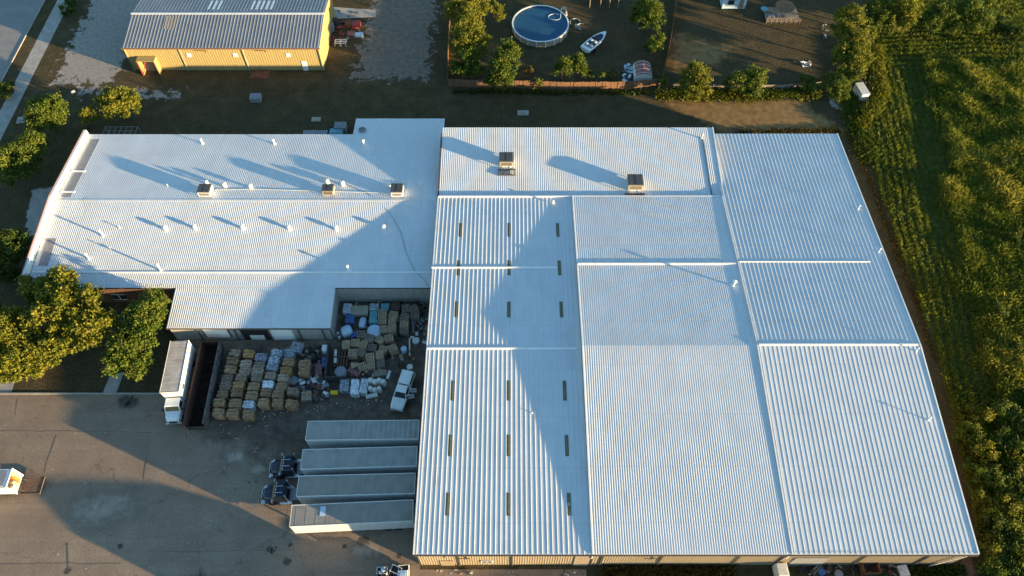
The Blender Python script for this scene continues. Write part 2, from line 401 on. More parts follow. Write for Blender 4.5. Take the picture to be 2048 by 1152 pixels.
# marks worn into the lot
for i, (u, v, rx, ry) in enumerate([(210,1018,4.2,2.0)]):
    c = P(u, v); struct('dusty_patch', patch([(c.x+rx*math.cos(a*.52), c.y+ry*math.sin(a*.52)) for a in range(12)], .013, .25, 2.2, .8, 20+i, .25), M['patch_light'], (.5, .9))
for i, (u, v, r) in enumerate([(727,1083,.6),(690,1093,.25),(798,1112,.3),(240,1093,.3),(135,1142,.35),(574,1123,.4),(250,803,.8),(265,805,.7),(540,1098,.35),(552,1096,.2),(580,1090,.25),(570,870,.3),(545,1102,.3)]):
    c = P(u, v); struct('oil_stain', patch([(c.x+r*math.cos(a*.52), c.y+r*math.sin(a*.52)) for a in range(12)], .017, .12, r*.7, 1.6, 40+i, .05), M['patch_dark'], (1.6, 1.1))
def seam(pts, wd=.09):
    mb = MB(); q = [P(u, v) for u, v in pts]; fine = []
    for a, b in zip(q, q[1:]):
        n = max(2, int((b-a).length/1.2))
        for i in range(n): fine.append(a.lerp(b, i/n))
    fine.append(q[-1]); rng = random.Random(len(fine))
    vs = []
    for i, p in enumerate(fine):
        d = (fine[min(i+1, len(fine)-1)]-fine[max(i-1, 0)]).normalized(); nrm = Vector((-d.y, d.x, 0))
        o = nrm*rng.uniform(-.09, .09); ww = wd*rng.uniform(.5, 1.2)
        vs += [(p+o-nrm*ww/2).to_tuple()[:2]+(.021,), (p+o+nrm*ww/2).to_tuple()[:2]+(.021,)]
    mb.add(vs, [(2*i, 2*i+1, 2*i+3, 2*i+2) for i in range(len(fine)-1)])
    return struct('tar_seam', mb, M['tar'])
seam([(112,868),(100,905),(88,945)]); seam([(0,862),(120,862),(305,865)], .06); seam([(293,923),(286,958)], .16); seam([(298,870),(291,925)], .07)
seam([(0,1128),(120,1126),(240,1128)], .06); seam([(135,1085),(136,1142)], .2); seam([(36,795),(30,830)], .07); seam([(300,1105),(590,1100)], .05)

M['yard_dirt'] = plain('yard_dirt', (.115, .092, .072), .9, .15, var=.4, scale=.9)
struct('yard_dirt', patch(XY((385,700),(560,690),(660,690),(680,610),(870,600),(850,1000),(700,985),(600,930),(470,900),(425,870)), .0115, .6, 4.5, .4, 91, 1.5), M['yard_dirt'], (.35, 1.0))
for i, uv in enumerate([((452,905),(486,903),(489,924),(455,927)),((500,930),(530,929),(532,946),(503,948)),((700,1090),(760,1088),(764,1112),(704,1115))]):
    struct('asphalt_patch', patch(XY(*uv), .019, .25, .5, .8, 80+i), M['patch_light'], (.9, 1.4))
# ---------------------------------------------------------------- ribbed sheet metal
def ribs_x(x0, x1, sp, h, wt, wb):
    xs = [(x0, 0.0)]; n = int(round((x1-x0)/sp)); s_ = (x1-x0)/n
    for i in range(n):
        c = x0+(i+.5)*s_
        xs += [(c-wb/2, 0), (c-wt/2, h), (c+wt/2, h), (c+wb/2, 0)]
    xs.append((x1, 0.0)); return xs
def roof_sheet(x0, x1, prof, sp, h, wt, wb, skirt=.28, seed=0):
    """ribs run along y; prof is [(y, z), ...] with y rising"""
    xs = ribs_x(x0, x1, sp, h, wt, wb); nx = len(xs); mb = MB(); rng = random.Random(seed)
    fine = []
    for (a, za), (b, zb) in zip(prof, prof[1:]):
        n = max(1, int((b-a)/3.5))
        fine += [(a+(b-a)*i/n, za+(zb-za)*i/n) for i in range(n)]
    fine.append(prof[-1])
    vs = [(x, y, z+hh + .012*noise.noise(Vector((x*.25, y*.25, seed)))) for y, z in fine for x, hh in xs]
    fs = [(j*nx+i, j*nx+i+1, (j+1)*nx+i+1, (j+1)*nx+i) for j in range(len(fine)-1) for i in range(nx-1)]
    mb.add(vs, fs)
    (ya, za), (yb, zb) = fine[0], fine[-1]
    mb.quad((x0,ya,za-skirt),(x1,ya,za-skirt),(x1,ya,za),(x0,ya,za)); mb.quad((x1,yb,zb-skirt),(x0,yb,zb-skirt),(x0,yb,zb),(x1,yb,zb))
    for (a, za), (b, zb) in zip(fine, fine[1:]):
        mb.quad((x0,b,zb-skirt),(x0,a,za-skirt),(x0,a,za),(x0,b,zb)); mb.quad((x1,a,za-skirt),(x1,b,zb-skirt),(x1,b,zb),(x1,a,za))
    return mb
def wall_sheet(p, q, z0, ztop, sp=.3, d=.035, wt=.05, wb=.11, thick=.12):
    """ribbed wall from p to q (outside on the right of p->q); ztop(t) gives the top"""
    p, q = Vector((p[0], p[1], 0)), Vector((q[0], q[1], 0)); L_ = (q-p).length; e = (q-p)/L_; n = Vector((e.y, -e.x, 0))
    xs = ribs_x(0, L_, sp, d, wt, wb); mb = MB(); vs = []
    for x, hh in xs:
        b = p+e*x+n*hh; vs += [(b.x, b.y, z0), (b.x, b.y, ztop(x/L_))]
    mb.add(vs, [(2*i, 2*i+2, 2*i+3, 2*i+1) for i in range(len(xs)-1)])
    a, b = p-n*thick, q-n*thick
    mb.quad((b.x,b.y,z0),(a.x,a.y,z0),(a.x,a.y,ztop(0)),(b.x,b.y,ztop(1)))
    mb.quad((a.x,a.y,z0),(p.x,p.y,z0),(p.x,p.y,ztop(0)),(a.x,a.y,ztop(0))); mb.quad((q.x,q.y,z0),(b.x,b.y,z0),(b.x,b.y,ztop(1)),(q.x,q.y,ztop(1)))
    return mb
def zprof(prof):
    def f(y):
        for (a, za), (b, zb) in zip(prof, prof[1:]):
            if a <= y <= b: return za+(zb-za)*(y-a)/(b-a)
        return prof[0][1] if y < prof[0][0] else prof[-1][1]
    return f
def side_wall(x, prof, out, mat, parent, drop=.06, z0=0.0):
    """wall along y at x whose top follows a roof profile; out = +1 faces east"""
    for (a, za), (b, zb) in zip(prof, prof[1:]):
        if out > 0: m = wall_sheet((x, a), (x, b), z0, lambda t, za=za, zb=zb: za+(zb-za)*t-drop)
        else: m = wall_sheet((x, b), (x, a), z0, lambda t, za=za, zb=zb: zb+(za-zb)*t-drop)
        m.build('wall', mat, parent)

# ---------------------------------------------------------------- the big warehouse
WX = (-11.25, 9.2, 32.0, 53.3)
pA = [(20.9,6.2),(47.2,6.95),(73.9,6.02)]
pB = [(20.9,6.28),(46.9,8.32),(60.7,7.24),(73.9,6.20)]
pC = [(74.05,5.78),(87.7,6.92)]
pD = [(20.9,6.31),(46.9,8.46),(60.7,7.39),(88.1,5.12)]
zA, zB, zC, zD = map(zprof, (pA, pB, pC, pD))
wh = thing('warehouse', 'huge white ribbed metal roofed warehouse with rows of dark skylights on its west bay', 'warehouse', (0,0,0))
roofA = roof_sheet(WX[0], WX[1]-.02, pA, .605, .042, .04, .085, seed=1).build('roof', M['roof_white'], wh)
roofA['label'] = 'low roof bay with wide seams and dark skylight panels'
roofB = roof_sheet(WX[1], WX[2]-.35, pB, .29, .032, .08, .17, seed=2).build('roof', M['roof_white'], wh)
roofB['label'] = 'steeper middle roof bay with closely spaced ribs'
roofC = roof_sheet(WX[0]-.05, 32.5, pC, .295, .03, .08, .18, seed=3).build('roof', M['roof_white'], wh)
roofC['label'] = 'north roof slope lit by the sun with two rooftop units'
roofD = roof_sheet(WX[2]+.1, WX[3]+.12, pD, .60, .036, .04, .085, seed=4).build('roof', M['roof_white'], wh)
roofD['label'] = 'east roof bay with wide seams beside the field'
# smooth pan and raised flashing between middle and east bay
m = MB()
for (a, za), (b, zb) in zip(pB, pB[1:]): m.quad((WX[2]-.35,a,za+.004),(WX[2]+.02,a,za+.004),(WX[2]+.02,b,zb+.004),(WX[2]-.35,b,zb+.004))
m.build('valley_pan', M['roof_white'], roofB)
m = MB()
for (a, za), (b, zb) in zip(pD, pD[1:]):
    if a < 74: b2 = min(b, 73.9); m.bar((WX[2]+.12,a,za+.02), (WX[2]+.12,b2,zD(b2)+.02), .13, .08)
m.build('flashing', M['white_metal'], roofD)
m = MB()
for (a, za), (b, zb) in zip(pB, pB[1:]): m.bar((WX[1]+.06,a,za+.03), (WX[1]+.06,b,zb+.03), .16, .10)
m.build('rake_trim', M['white_metal'], roofB)
m = MB()
for (a, za), (b, zb) in zip(pD, pD[1:]): m.bar((WX[3]+.14,a,za-.02), (WX[3]+.14,b,zb-.02), .16, .22)
m.build('rake_trim', M['white_metal'], roofD)
m = MB(); m.bar((32.52,74.05,5.82),(32.52,87.7,6.96),.14,.2); m.build('rake_trim', M['white_metal'], roofC)
m = MB(); m.bar((WX[0]-.1,74.0,5.80),(WX[0]-.1,86.5,6.84),.22,.16); m.build('rake_trim', M['trim_dark'], roofC)
m = MB()
for (a, za), (b, zb) in zip(pA, pA[1:]): m.bar((WX[0]-.06,a,za-.04), (WX[0]-.06,b,zb-.04), .12, .2)
m.build('rake_trim', M['white_metal'], roofA)
# raised ridge caps and expansion joints across the bays
def cap(x0, x1, y, zf, h, parent, wd=.34):
    mm = MB(); z = zf(y); mm.frus((x0,x1,y-wd/2,y+wd/2,z-.12),(x0,x1,y-wd*.3,y+wd*.3,z+h)); return mm.build('ridge_cap', M['white_metal'], parent)
cap(WX[0], WX[1]-.6, 47.2, zA, .14, roofA, .36); cap(WX[0]-.25, WX[1]-2.8, 60.5, zA, .15, roofA)
cap(WX[1]+.15, WX[2]-.2, 60.6, zB, .21, roofB); cap(WX[2]+.3, WX[3]-2.4, 60.9, zD, .12, roofD, .2); cap(WX[2]+.3, WX[3]-.2, 46.95, zD, .15, roofD, .34)
m = MB(); m.box(WX[0], 32.4, 73.86, 74.04, 5.95, 6.24); m.build('gutter', M['white_metal'], roofC)
m = MB(); m.box(WX[0], WX[3]+.2, 20.72, 20.88, 6.02, 6.18); m.build('gutter', M['trim_dark'], wh)
# walls
def wt_const(z): return lambda t: z
wall_sheet((WX[0]+.15,21.15),(WX[1],21.15),0,wt_const(6.15)).build('wall', M['wall_tan'], wh)
wall_sheet((WX[1],21.15),(WX[2],21.15),0,wt_const(6.2)).build('wall', M['wall_tan'], wh)
wall_sheet((WX[2],21.15),(WX[3]-.1,21.15),0,wt_const(6.35)).build('wall', M['wall_tan'], wh)
side_wall(WX[0]+.12, [(21.15,pA[0][1]),pA[1],pA[2]], -1, M['wall_grey'], wh)
side_wall(WX[0]+.1, pC, -1, M['wall_grey'], wh)
side_wall(WX[3]-.06, [(21.15,pD[0][1])]+pD[1:3]+[(87.9,5.13)], 1, M['wall_tan'], wh)
side_wall(32.35, pC, 1, M['wall_tan'], wh, z0=2)
side_wall(WX[1]+.08, pB, -1, M['white_metal'], wh, z0=4)
side_wall(WX[2]+.02, pD[:3]+[(73.9, zD(73.9))], -1, M['white_metal'], wh, drop=.03, z0=4)
wall_sheet((32.3,87.55),(WX[0]+.1,87.55),0,wt_const(6.86)).build('wall', M['wall_tan'], wh)
wall_sheet((WX[3]-.1,87.9),(32.3,87.9),0,wt_const(5.08)).build('wall', M['wall_tan'], wh)
# south wall details
for x in (-6.3, .05, 9.5, 10.6, 17.6, 26.6, 31.8, 41.2, 48.6):
    m = MB(); m.box(x-.07, x+.07, 20.98, 21.10, .05, 6.05); m.build('downspout', M['trim_dark'], wh)
def wall_panel(name, x0, x1, z0, z1, mat, frame=None, y=21.1):
    m = MB(); m.box(x0, x1, y-.06, y, z0, z1); o = m.build(name, mat, wh)
    if frame:
        m = MB(); t = .09
        m.box(x0-t,x1+t,y-.09,y-.01,z1,z1+t); m.box(x0-t,x1+t,y-.09,y-.01,z0-t,z0); m.box(x0-t,x0,y-.09,y-.01,z0,z1); m.box(x1,x1+t,y-.09,y-.01,z0,z1); m.box((x0+x1)/2-.03,(x0+x1)/2+.03,y-.085,y-.01,z0,z1)
        m.build('frame', frame, o)
    return o
wall_panel('door', -8.6, -7.0, 0, 2.2, M['wall_tan']); wall_panel('window', -3.6, -2.4, 1.5, 2.3, M['glass'], M['white_metal'])
wall_panel('door', 7.4, 9.2, 0, 5.6, M['grey_wood']); wall_panel('door', 33.4, 37.4, 0, 3.7, M['grey_panel'])
for x in (-5.0, 17.0):
    m = MB(); m.bar((x-1.6,20.9,4.2),(x,20.9,4.2),.08); m.bar((x,20.9,4.2),(x+.05,20.9,2.8),.1); m.build('conduit', M['trim_dark'], wh)
m = MB(); m.box(-8.0,-7.75,20.85,21.1,4.9,5.15); m.build('wall_lamp', M['trim_dark'], wh)
m = MB(); m.bar((52.9,20.95,5.9),(50.6,20.95,.1),.12); m.build('conduit', M['dirty_white'], wh)
# skylights
for us, v0, v1 in (((922,1020,1114),443,471),((919,1020,1117),520,550),((914,1020,1120),604,636),((907,1020,1128),763,802),((903,1020,1132),870,912),((897,1020,1135),985,1030)):
    ref = P(us[1], (v0+v1)/2, 6.6)
    n_ = int(round((WX[1]-.02-WX[0])/.605)); s_ = (WX[1]-.02-WX[0])/n_
    for u in us:
        a, b = P(u, v1, 6.6), P(u, v0, 6.6); i = round((a.x-WX[0])/s_); x = WX[0]+i*s_
        m = MB(); nn = 6
        for j in range(nn):
            ya, yb = a.y+(b.y-a.y)*j/nn, a.y+(b.y-a.y)*(j+1)/nn
            m.add([(x-.23,ya,zA(ya)+.02),(x+.23,ya,zA(ya)+.02),(x+.23,yb,zA(yb)+.02),(x-.23,yb,zA(yb)+.02),(x,ya,zA(ya)+.045),(x,yb,zA(yb)+.045)],[(0,4,5,3),(4,1,2,5)])
        m.quad((x-.23,a.y,zA(a.y)-.02),(x+.23,a.y,zA(a.y)-.02),(x+.23,a.y,zA(a.y)+.02),(x-.23,a.y,zA(a.y)+.02))
        o = m.build('skylight', M['skylight'], roofA)
        if (u, v0) == (1135, 985):
            m = MB(); m.box(x-.2,x+.2,(a.y+b.y)/2-.18,(a.y+b.y)/2+.18,zA(a.y)+.04,zA(a.y)+.09); m.build('patch_plate', M['steel'], roofA)

# ---------------------------------------------------------------- west building (office and shipping)
pL = [(58.6,4.15),(73.7,5.5),(88.9,4.15)]
pLx = [(52.25,3.55),(58.6,4.15)]
pLn = [(88.9,4.15),(92.9,3.8)]
zL = zprof([pLx[0]]+pL+[pLn[1]])
wb = thing('office_block', 'white ribbed roof building west of the big warehouse with parapet along its west end', 'building', (0,0,0))
rl = roof_sheet(-70.1, -11.42, pL, .29, .028, .08, .18, seed=5).build('roof', M['roof_white'], wb)
rx = roof_sheet(-48.5, -25.5, pLx, .29, .028, .08, .18, seed=6).build('roof', M['roof_white'], wb); rx['label'] = 'front roof extension over the loading doors'
rn = roof_sheet(-26.4, -11.4, pLn, .29, .028, .08, .18, seed=7).build('roof', M['roof_white'], wb); rn['label'] = 'rear roof extension in shade'
m = MB(); m.box(-69.9,-11.5,61.0,61.2,zL(61.1)-.05,zL(61.1)+.13); m.build('joint_cap', M['white_metal'], rl)
m = MB(); m.bar((-70,73.7,5.5),(-11.5,73.7,5.5),.3,.10); m.build('ridge_cap', M['roof_white'], rl)
m = MB()
for (a, za), (b, zb) in zip(pL, pL[1:]):
    m.add([(-70.55,a,za-.3),(-70.2,a,za-.3),(-70.2,b,zb-.3),(-70.55,b,zb-.3),(-70.55,a,za+1.05),(-70.2,a,za+1.05),(-70.2,b,zb+1.05),(-70.55,b,zb+1.05)],[(0,3,2,1),(4,5,6,7),(0,1,5,4),(1,2,6,5),(2,3,7,6),(3,0,4,7)])
m.build('parapet', M['white_metal'], wb)
m = MB()
for (a, za), (b, zb) in zip(pL, pL[1:]): m.bar((-70.6,a,za+1.02),(-70.6,b,zb+1.02),.12,.2)
m.build('parapet_cap', M['trim_brown'], wb)
for a, b in ((87.6,80.2),(79.9,75.6),(75.3,74.4),(66.8,62.2)):
    m = MB(); m.quad((-69.4,b,zL(b)+.06),(-68.0,b,zL(b)+.06),(-68.0,a,zL(a)+.06),(-69.4,a,zL(a)+.06))
    m.quad((-68.0,b,zL(b)+.06),(-68.0,b,zL(b)-.02),(-68.0,a,zL(a)-.02),(-68.0,a,zL(a)+.06))
    m.build('drain_panel', M['grey_panel'], rl)
for y in (80.05, 75.45):
    m = MB(); m.box(-69.9,-67.7,y-.16,y+.16,zL(y)+.0,zL(y)+.12); m.build('crossbar', M['white_metal'], rl)
# walls
wall_sheet((-70.3,58.75),(-48.4,58.75),0,wt_const(4.05),.4,.02).build('wall', M['brick'], wb)
wall_sheet((-25.7,58.75),(-11.4,58.75),0,wt_const(4.05),.3,.03).build('wall', M['wall_grey'], wb)
wall_sheet((-48.35,52.4),(-25.65,52.4),0,wt_const(3.5),.3,.03).build('wall', M['wall_grey'], wb)
side_wall(-48.35, [(52.4,3.55),(58.7,4.15)], -1, M['wall_grey'], wb); side_wall(-25.65, [(52.4,3.55),(58.7,4.15)], 1, M['wall_grey'], wb)
side_wall(-70.25, pL, -1, M['brick'], wb); side_wall(-26.3, pLn, -1, M['wall_grey'], wb)
wall_sheet((-11.5,92.75),(-26.3,92.75),0,wt_const(3.75)).build('wall', M['wall_grey'], wb)
wall_sheet((-26.3,88.75),(-70.2,88.75),0,wt_const(4.1)).build('wall', M['wall_grey'], wb)
def dock(x0, x1, z0, z1, mat, frame, name='loading_door', y=52.36):
    m = MB(); m.box(x0,x1,y-.08,y,z0,z1)
    o = m.build(name, mat, wb)
    m = MB(); t = .16
    m.box(x0-t,x1+t,y-.14,y-.01,z1,z1+t); m.box(x0-t,x0,y-.14,y-.01,z0,z1); m.box(x1,x1+t,y-.14,y-.01,z0,z1); m.build('frame', frame, o)
    return o
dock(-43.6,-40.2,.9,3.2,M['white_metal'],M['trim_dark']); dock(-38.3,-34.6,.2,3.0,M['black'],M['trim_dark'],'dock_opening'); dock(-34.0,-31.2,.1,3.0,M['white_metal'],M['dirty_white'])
m = MB(); m.box(-37.4,-35.4,52.2,52.27,.25,1.5); m.build('dock_leveller', M['dirty_white'], wb)
for x in (-44.4,-39.2,-30.2,-26.8):
    m = MB(); m.box(x-.08,x+.08,52.2,52.33,0,3.4); m.build('downspout', M['trim_dark'], wb)
m = MB(); m.box(-58.6,-56.8,58.6,58.72,1.0,2.2); o = m.build('window', M['glass'], wb)
m = MB(); m.box(-58.7,-56.7,58.58,58.66,.9,1.0); m.box(-58.7,-56.7,58.58,58.66,2.2,2.3); m.box(-57.75,-57.65,58.58,58.66,1.0,2.2); m.build('frame', M['dirty_white'], o)
m = MB(); m.box(-25.6,-11.5,58.5,58.62,3.95,4.1); m.box(-48.5,-25.5,52.1,52.23,3.35,3.5); m.box(-70.1,-48.6,58.48,58.6,3.95,4.1); m.build('gutter', M['trim_dark'], wb)

# rooftop pipes: sub-parts of the roofs they pierce
def pipe_vent(u, v, h, parent, zf, r=.11, hood=True, mat='white_metal'):
    z = 5.0
    for _ in range(4): p = P(u, v, z); z = zf(p.y)
    p = P(u, v, z); m = MB(); m.tube([(p.x,p.y,z-.1),(p.x,p.y,z+h)], r, 10); m.lathe((p.x,p.y,z), [(r*2.6,-.02),(r*1.2,.14)], 10)
    if hood: m.lathe((p.x,p.y,z+h), [(r*1.7,.0),(r*1.9,.06),(r*.3,.2)], 10)
    return m.build('vent_pipe', M[mat], parent, smooth=True)
def turbine(u, v, parent, zf, r=.3, mat='white_metal'):
    z = 5.0
    for _ in range(4): p = P(u, v, z); z = zf(p.y)
    m = MB(); m.lathe((p.x,p.y,z), [(r*1.3,-.05),(r*.9,.12),(r*.75,.3),(r,.36),(r*1.15,.5),(r*1.05,.66),(r*.6,.8),(.02,.83)], 14)
    for i in range(10):
        a = i*.628; m.bar((p.x+r*1.17*math.cos(a),p.y+r*1.17*math.sin(a),z+.38),(p.x+r*1.1*math.cos(a+.25),p.y+r*1.1*math.sin(a+.25),z+.68),.03,.06)
    return m.build('turbine_vent', M[mat], parent, smooth=True)
for u, v, h in ((405,287,.9),(549,288,.9),(728,290,1.0)): pipe_vent(u, v, h, rl, zL, .13)
for u, v, h in ((178,517,1.1),(322,541,1.5),(697,541,1.1),(206,471,1.2)): pipe_vent(u, v, h, rl, zL, .13)
for u, v in ((332,459),(391,457),(486,457),(579,458),(673,459),(768,457)): turbine(u, v, rl, zL, .26)
for u, v in ((415,368),(450,373),(502,376),(655,366),(686,370),(777,372)): turbine(u, v, rl, zL, .30 if u != 415 else .2, 'dirty_white' if u in (450,655) else 'white_metal')
pipe_vent(240,456,.35,rl,zL,.06); pipe_vent(336,372,.4,rl,zL,.06); pipe_vent(596,372,.4,rl,zL,.06); pipe_vent(222,499,.5,rl,zL,.05)
m = MB(); p = P(725,262,4.0)
m.lathe((p.x,p.y,zL(p.y)), [(.62,-.05),(.62,.28),(.54,.28),(.54,.1),(.02,.1)], 20)
for i in range(3): m.bar((p.x-.55*math.cos(i*1.05),p.y-.55*math.sin(i*1.05),zL(p.y)+.3),(p.x+.55*math.cos(i*1.05),p.y+.55*math.sin(i*1.05),zL(p.y)+.3),.06,.04)
m.build('exhaust_fan', M['steel'], rn)
for u, v in ((1716,416),(1757,502),(1832,700),(1856,838)): pipe_vent(u, v+2, .75, roofD, zD, .07)
pipe_vent(1466,572,1.1,roofB,zB,.16); pipe_vent(1403,277,.9,roofC,zC,.12,True,'dirty_white'); pipe_vent(1106,405,.3,roofB,zB,.1); pipe_vent(1064,826,.25,roofA,zA,.05,False)
m = MB()
for a, b in (((1403,279),(1412,325)),((1412,325),(1421,372)),((1421,372),(1428,395))):
    p, q = P(*a,6.3), P(*b,6.3); m.bar((p.x,p.y,zC(p.y)+.08),(q.x,q.y,zC(q.y)+.08),.10,.08)
m.build('conduit', M['dark_steel'], roofC)
m = MB(); p, q = P(432,381,5.3), P(868,404,5.3); m.tube([(p.x,p.y,zL(p.y)+.1),(-40,76.0,zL(76)+.1),(-20,75.2,zL(75.2)+.1),(q.x,q.y,zL(q.y)+.1)], .035, 6); m.build('conduit', M['dirty_white'], rl)
hp = [(690,372),(740,395),(780,430),(803,468),(812,505),(826,535),(846,556),(858,572)]
m = MB(); m.tube([(P(u,v,4.6).x, P(u,v,4.6).y, zL(P(u,v,4.6).y)+.06) for u, v in hp], .03, 5); tag(m.build('hose', M['grey_panel']), 'thin grey hose curving down the white roof toward the big warehouse', 'hose')

# rooftop units
def unit(name, u, v, zf, w_, d_, hb, hc, label, top, side, stand=True):
    z = 5.5
    for _ in range(4): p = P(u, v, z); z = zf(p.y)
    t = thing(name, label, 'rooftop unit', (p.x, p.y, z))
    m = MB(); m.box(-w_*.33,w_*.33,-d_*.33,d_*.33,-.15,hb); m.build('duct', M['white_metal'], t)
    m = MB(); m.frus((-w_/2,w_/2,-d_/2,d_/2,hb),(-w_/2,w_/2,-d_/2,d_/2,hb+hc)); m.build('housing', side, t, bevel=.03)
    m = MB(); m.frus((-w_/2-.05,w_/2+.05,-d_/2-.05,d_/2+.05,hb+hc),(-w_/2+.1,w_/2-.1,-d_/2+.1,d_/2-.1,hb+hc+.1)); m.box(-.03,.03,-d_/2+.1,d_/2-.1,hb+hc+.1,hb+hc+.13); m.build('lid', top, t)
    m = MB()
    for i in range(6): zz = hb+hc*(.2+.11*i); m.box(-w_*.4,w_*.4,-d_/2-.03,-d_/2,zz,zz+.05)
    m.build('louvre', M['trim_dark'], t)
    for sx in (-1, 1):
        for sy in (-1, 1):
            m = MB(); m.box(sx*w_*.47-.04,sx*w_*.47+.04,sy*d_*.47-.04,sy*d_*.47+.04,-.12,hb); m.build('leg', M['steel'], t)
    if stand:
        m = MB()
        for i in range(7): x = -w_*.6+i*w_*.2; m.box(x-.05,x+.05,-d_/2-1.3,-d_/2-.05,.02-d_*.0,.14)
        m.box(-w_*.65,w_*.65,-d_/2-1.3,-d_/2-1.2,-.15,.02); m.box(-w_*.65,w_*.65,-d_/2-.2,-d_/2-.1,-.1,.02); m.build('service_deck', M['trim_dark'], t)
    return t
unit('rooftop_unit', 1013, 328, zC, 2.1, 2.0, .55, 1.05, 'grey topped rooftop unit nearer the west edge of the sunlit north slope', M['unit_grey'], M['unit_tan'])
unit('rooftop_unit', 1268, 375, zC, 2.3, 2.2, .65, 1.15, 'grey topped rooftop unit with a railed deck, right one on the sunlit north slope', M['unit_grey'], M['unit_tan'])
unit('rooftop_unit', 414, 387, zL, 1.9, 1.7, .3, .95, 'dark topped cooler box, westernmost of three along the office roof ridge', M['unit_grey'], M['white_metal'], False)
unit('rooftop_unit', 659, 386, zL, 1.7, 1.4, .3, .95, 'tan sided cooler box, middle of three along the office roof ridge', M['unit_grey'], M['unit_tan'], False)
unit('rooftop_unit', 796, 387, zL, 1.8, 1.8, .3, 1.0, 'dark topped white cooler box, easternmost of three along the office roof ridge', M['unit_grey'], M['white_metal'], False)

# ---------------------------------------------------------------- yellow shed behind
ys = thing('metal_shed', 'yellow walled metal shed with old galvanised gable roof behind the office roof', 'building', (0,0,0))
pY = [(109.1,5.2),(117.2,6.35),(125.4,5.2)]; zY = zprof(pY)
ry = roof_sheet(-70.1,-34.6,pY,.61,.05,.06,.14,seed=8).build('roof', M['roof_old'], ys)
m = MB(); m.bar((-70.1,117.2,6.38),(-34.6,117.2,6.38),.4,.08); m.build('ridge_cap', M['white_metal'], ry)
for x0, n_ in ((-56.5,3),(-48.5,5)):
    for i in range(n_):
        x = x0+i*.9; m = MB(); m.quad((x,118.6,zY(118.6)+.055),(x+.45,118.6,zY(118.6)+.055),(x+.45,121.8,zY(121.8)+.055),(x,121.8,zY(121.8)+.055)); m.build('roof_panel', M['white_metal'], ry)
m = MB()
for i in range(4): x = -63.4+i*.55; m.quad((x,113.4,zY(113.4)+.055),(x+.3,113.4,zY(113.4)+.055),(x+.3,116.6,zY(116.6)+.055),(x,116.6,zY(116.6)+.055))
m.build('roof_panel', M['unit_tan'], ry)
wall_sheet((-69.9,109.3),(-34.8,109.3),0,wt_const(5.15),.45,.03).build('wall', M['wall_yellow'], ys)
side_wall(-34.8,pY,1,M['wall_yellow'],ys); side_wall(-69.9,pY,-1,M['wall_yellow'],ys)
wall_sheet((-34.8,125.2),(-69.9,125.2),0,wt_const(5.15),.45,.03).build('wall', M['wall_yellow'], ys)
m = MB(); m.box(-70.2,-34.5,108.95,109.1,4.98,5.16); m.build('gutter', M['trim_brown'], ys)
for x in (-60.0,-48.6):
    m = MB(); m.box(x-.08,x+.08,109.12,109.26,0,5.0); m.build('downspout', M['unit_tan'], ys)
for x in (-58.6,-50.2,-40.6):
    m = MB(); m.box(x-.4,x+.4,109.2,109.27,3.1,3.9); m.build('window', M['white_metal'], ys)
m = MB(); m.box(-38.6,-37.7,109.2,109.27,0,2.1); m.build('door', M['white_metal'], ys)
m = MB(); m.box(-67.9,-67.75,107.9,109.2,0,3.2); m.box(-64.9,-64.75,107.9,109.2,0,3.2); m.frus((-68.0,-64.7,107.8,109.2,3.2),(-68.0,-64.7,107.8,109.2,3.3)); m.build('porch', M['wall_yellow'], ys)
m = MB(); m.box(-67.6,-65.0,109.1,109.25,0,2.9); m.build('door', M['grey_wood'], ys)
m = MB(); m.box(-67.95,-67.8,107.75,107.9,0,3.2); m.bar((-67.8,107.8,.2),(-66.6,108.6,3.0),.1); m.build('porch_post', M['red'], ys)
for x in (-57.2,-46.4):
    m = MB(); m.bar((x,109.1,4.6),(x+2.2,109.1,4.55),.06); m.bar((x+2.2,109.1,4.55),(x+2.2,109.1,4.1),.06); m.build('conduit', M['trim_brown'], ys)

# ---------------------------------------------------------------- unseen shed added south of the lot, shaped for the shade it casts there
ss = thing('shade_shed', 'tan gabled shed added unseen just south of the lot to shade it', 'building', (0,0,0))
pS = [(9.6,4.2),(12.7,5.2),(15.9,4.2),(17.6,3.0)]
roof_sheet(-20,-10.6,pS,.6,.05,.06,.14,seed=9).build('roof', M['roof_old'], ss)
side_wall(-19.8,pS,-1,M['wall_tan'],ss); side_wall(-10.8,pS,1,M['wall_tan'],ss)
wall_sheet((-19.8,9.8),(-10.8,9.8),0,wt_const(4.15)).build('wall', M['wall_tan'], ss); wall_sheet((-10.8,17.4),(-19.8,17.4),0,wt_const(2.95)).build('wall', M['wall_tan'], ss)

ns = thing('shade_building', 'long low metal building added unseen south of the big warehouse to shade its wall', 'building', (0,0,0))
pN = [(-14,3.4),(-1,5.0),(12,3.5)]  # unseen building, added so its shadow covers the foot of the south wall
roof_sheet(34,80,pN,.6,.05,.06,.14,seed=10).build('roof', M['roof_old'], ns)
side_wall(34.2,pN,-1,M['wall_grey'],ns); side_wall(79.8,pN,1,M['wall_grey'],ns)
wall_sheet((79.8,11.8),(34.2,11.8),0,wt_const(3.45)).build('wall', M['wall_grey'], ns); wall_sheet((34.2,-13.8),(79.8,-13.8),0,wt_const(3.35)).build('wall', M['wall_grey'], ns)

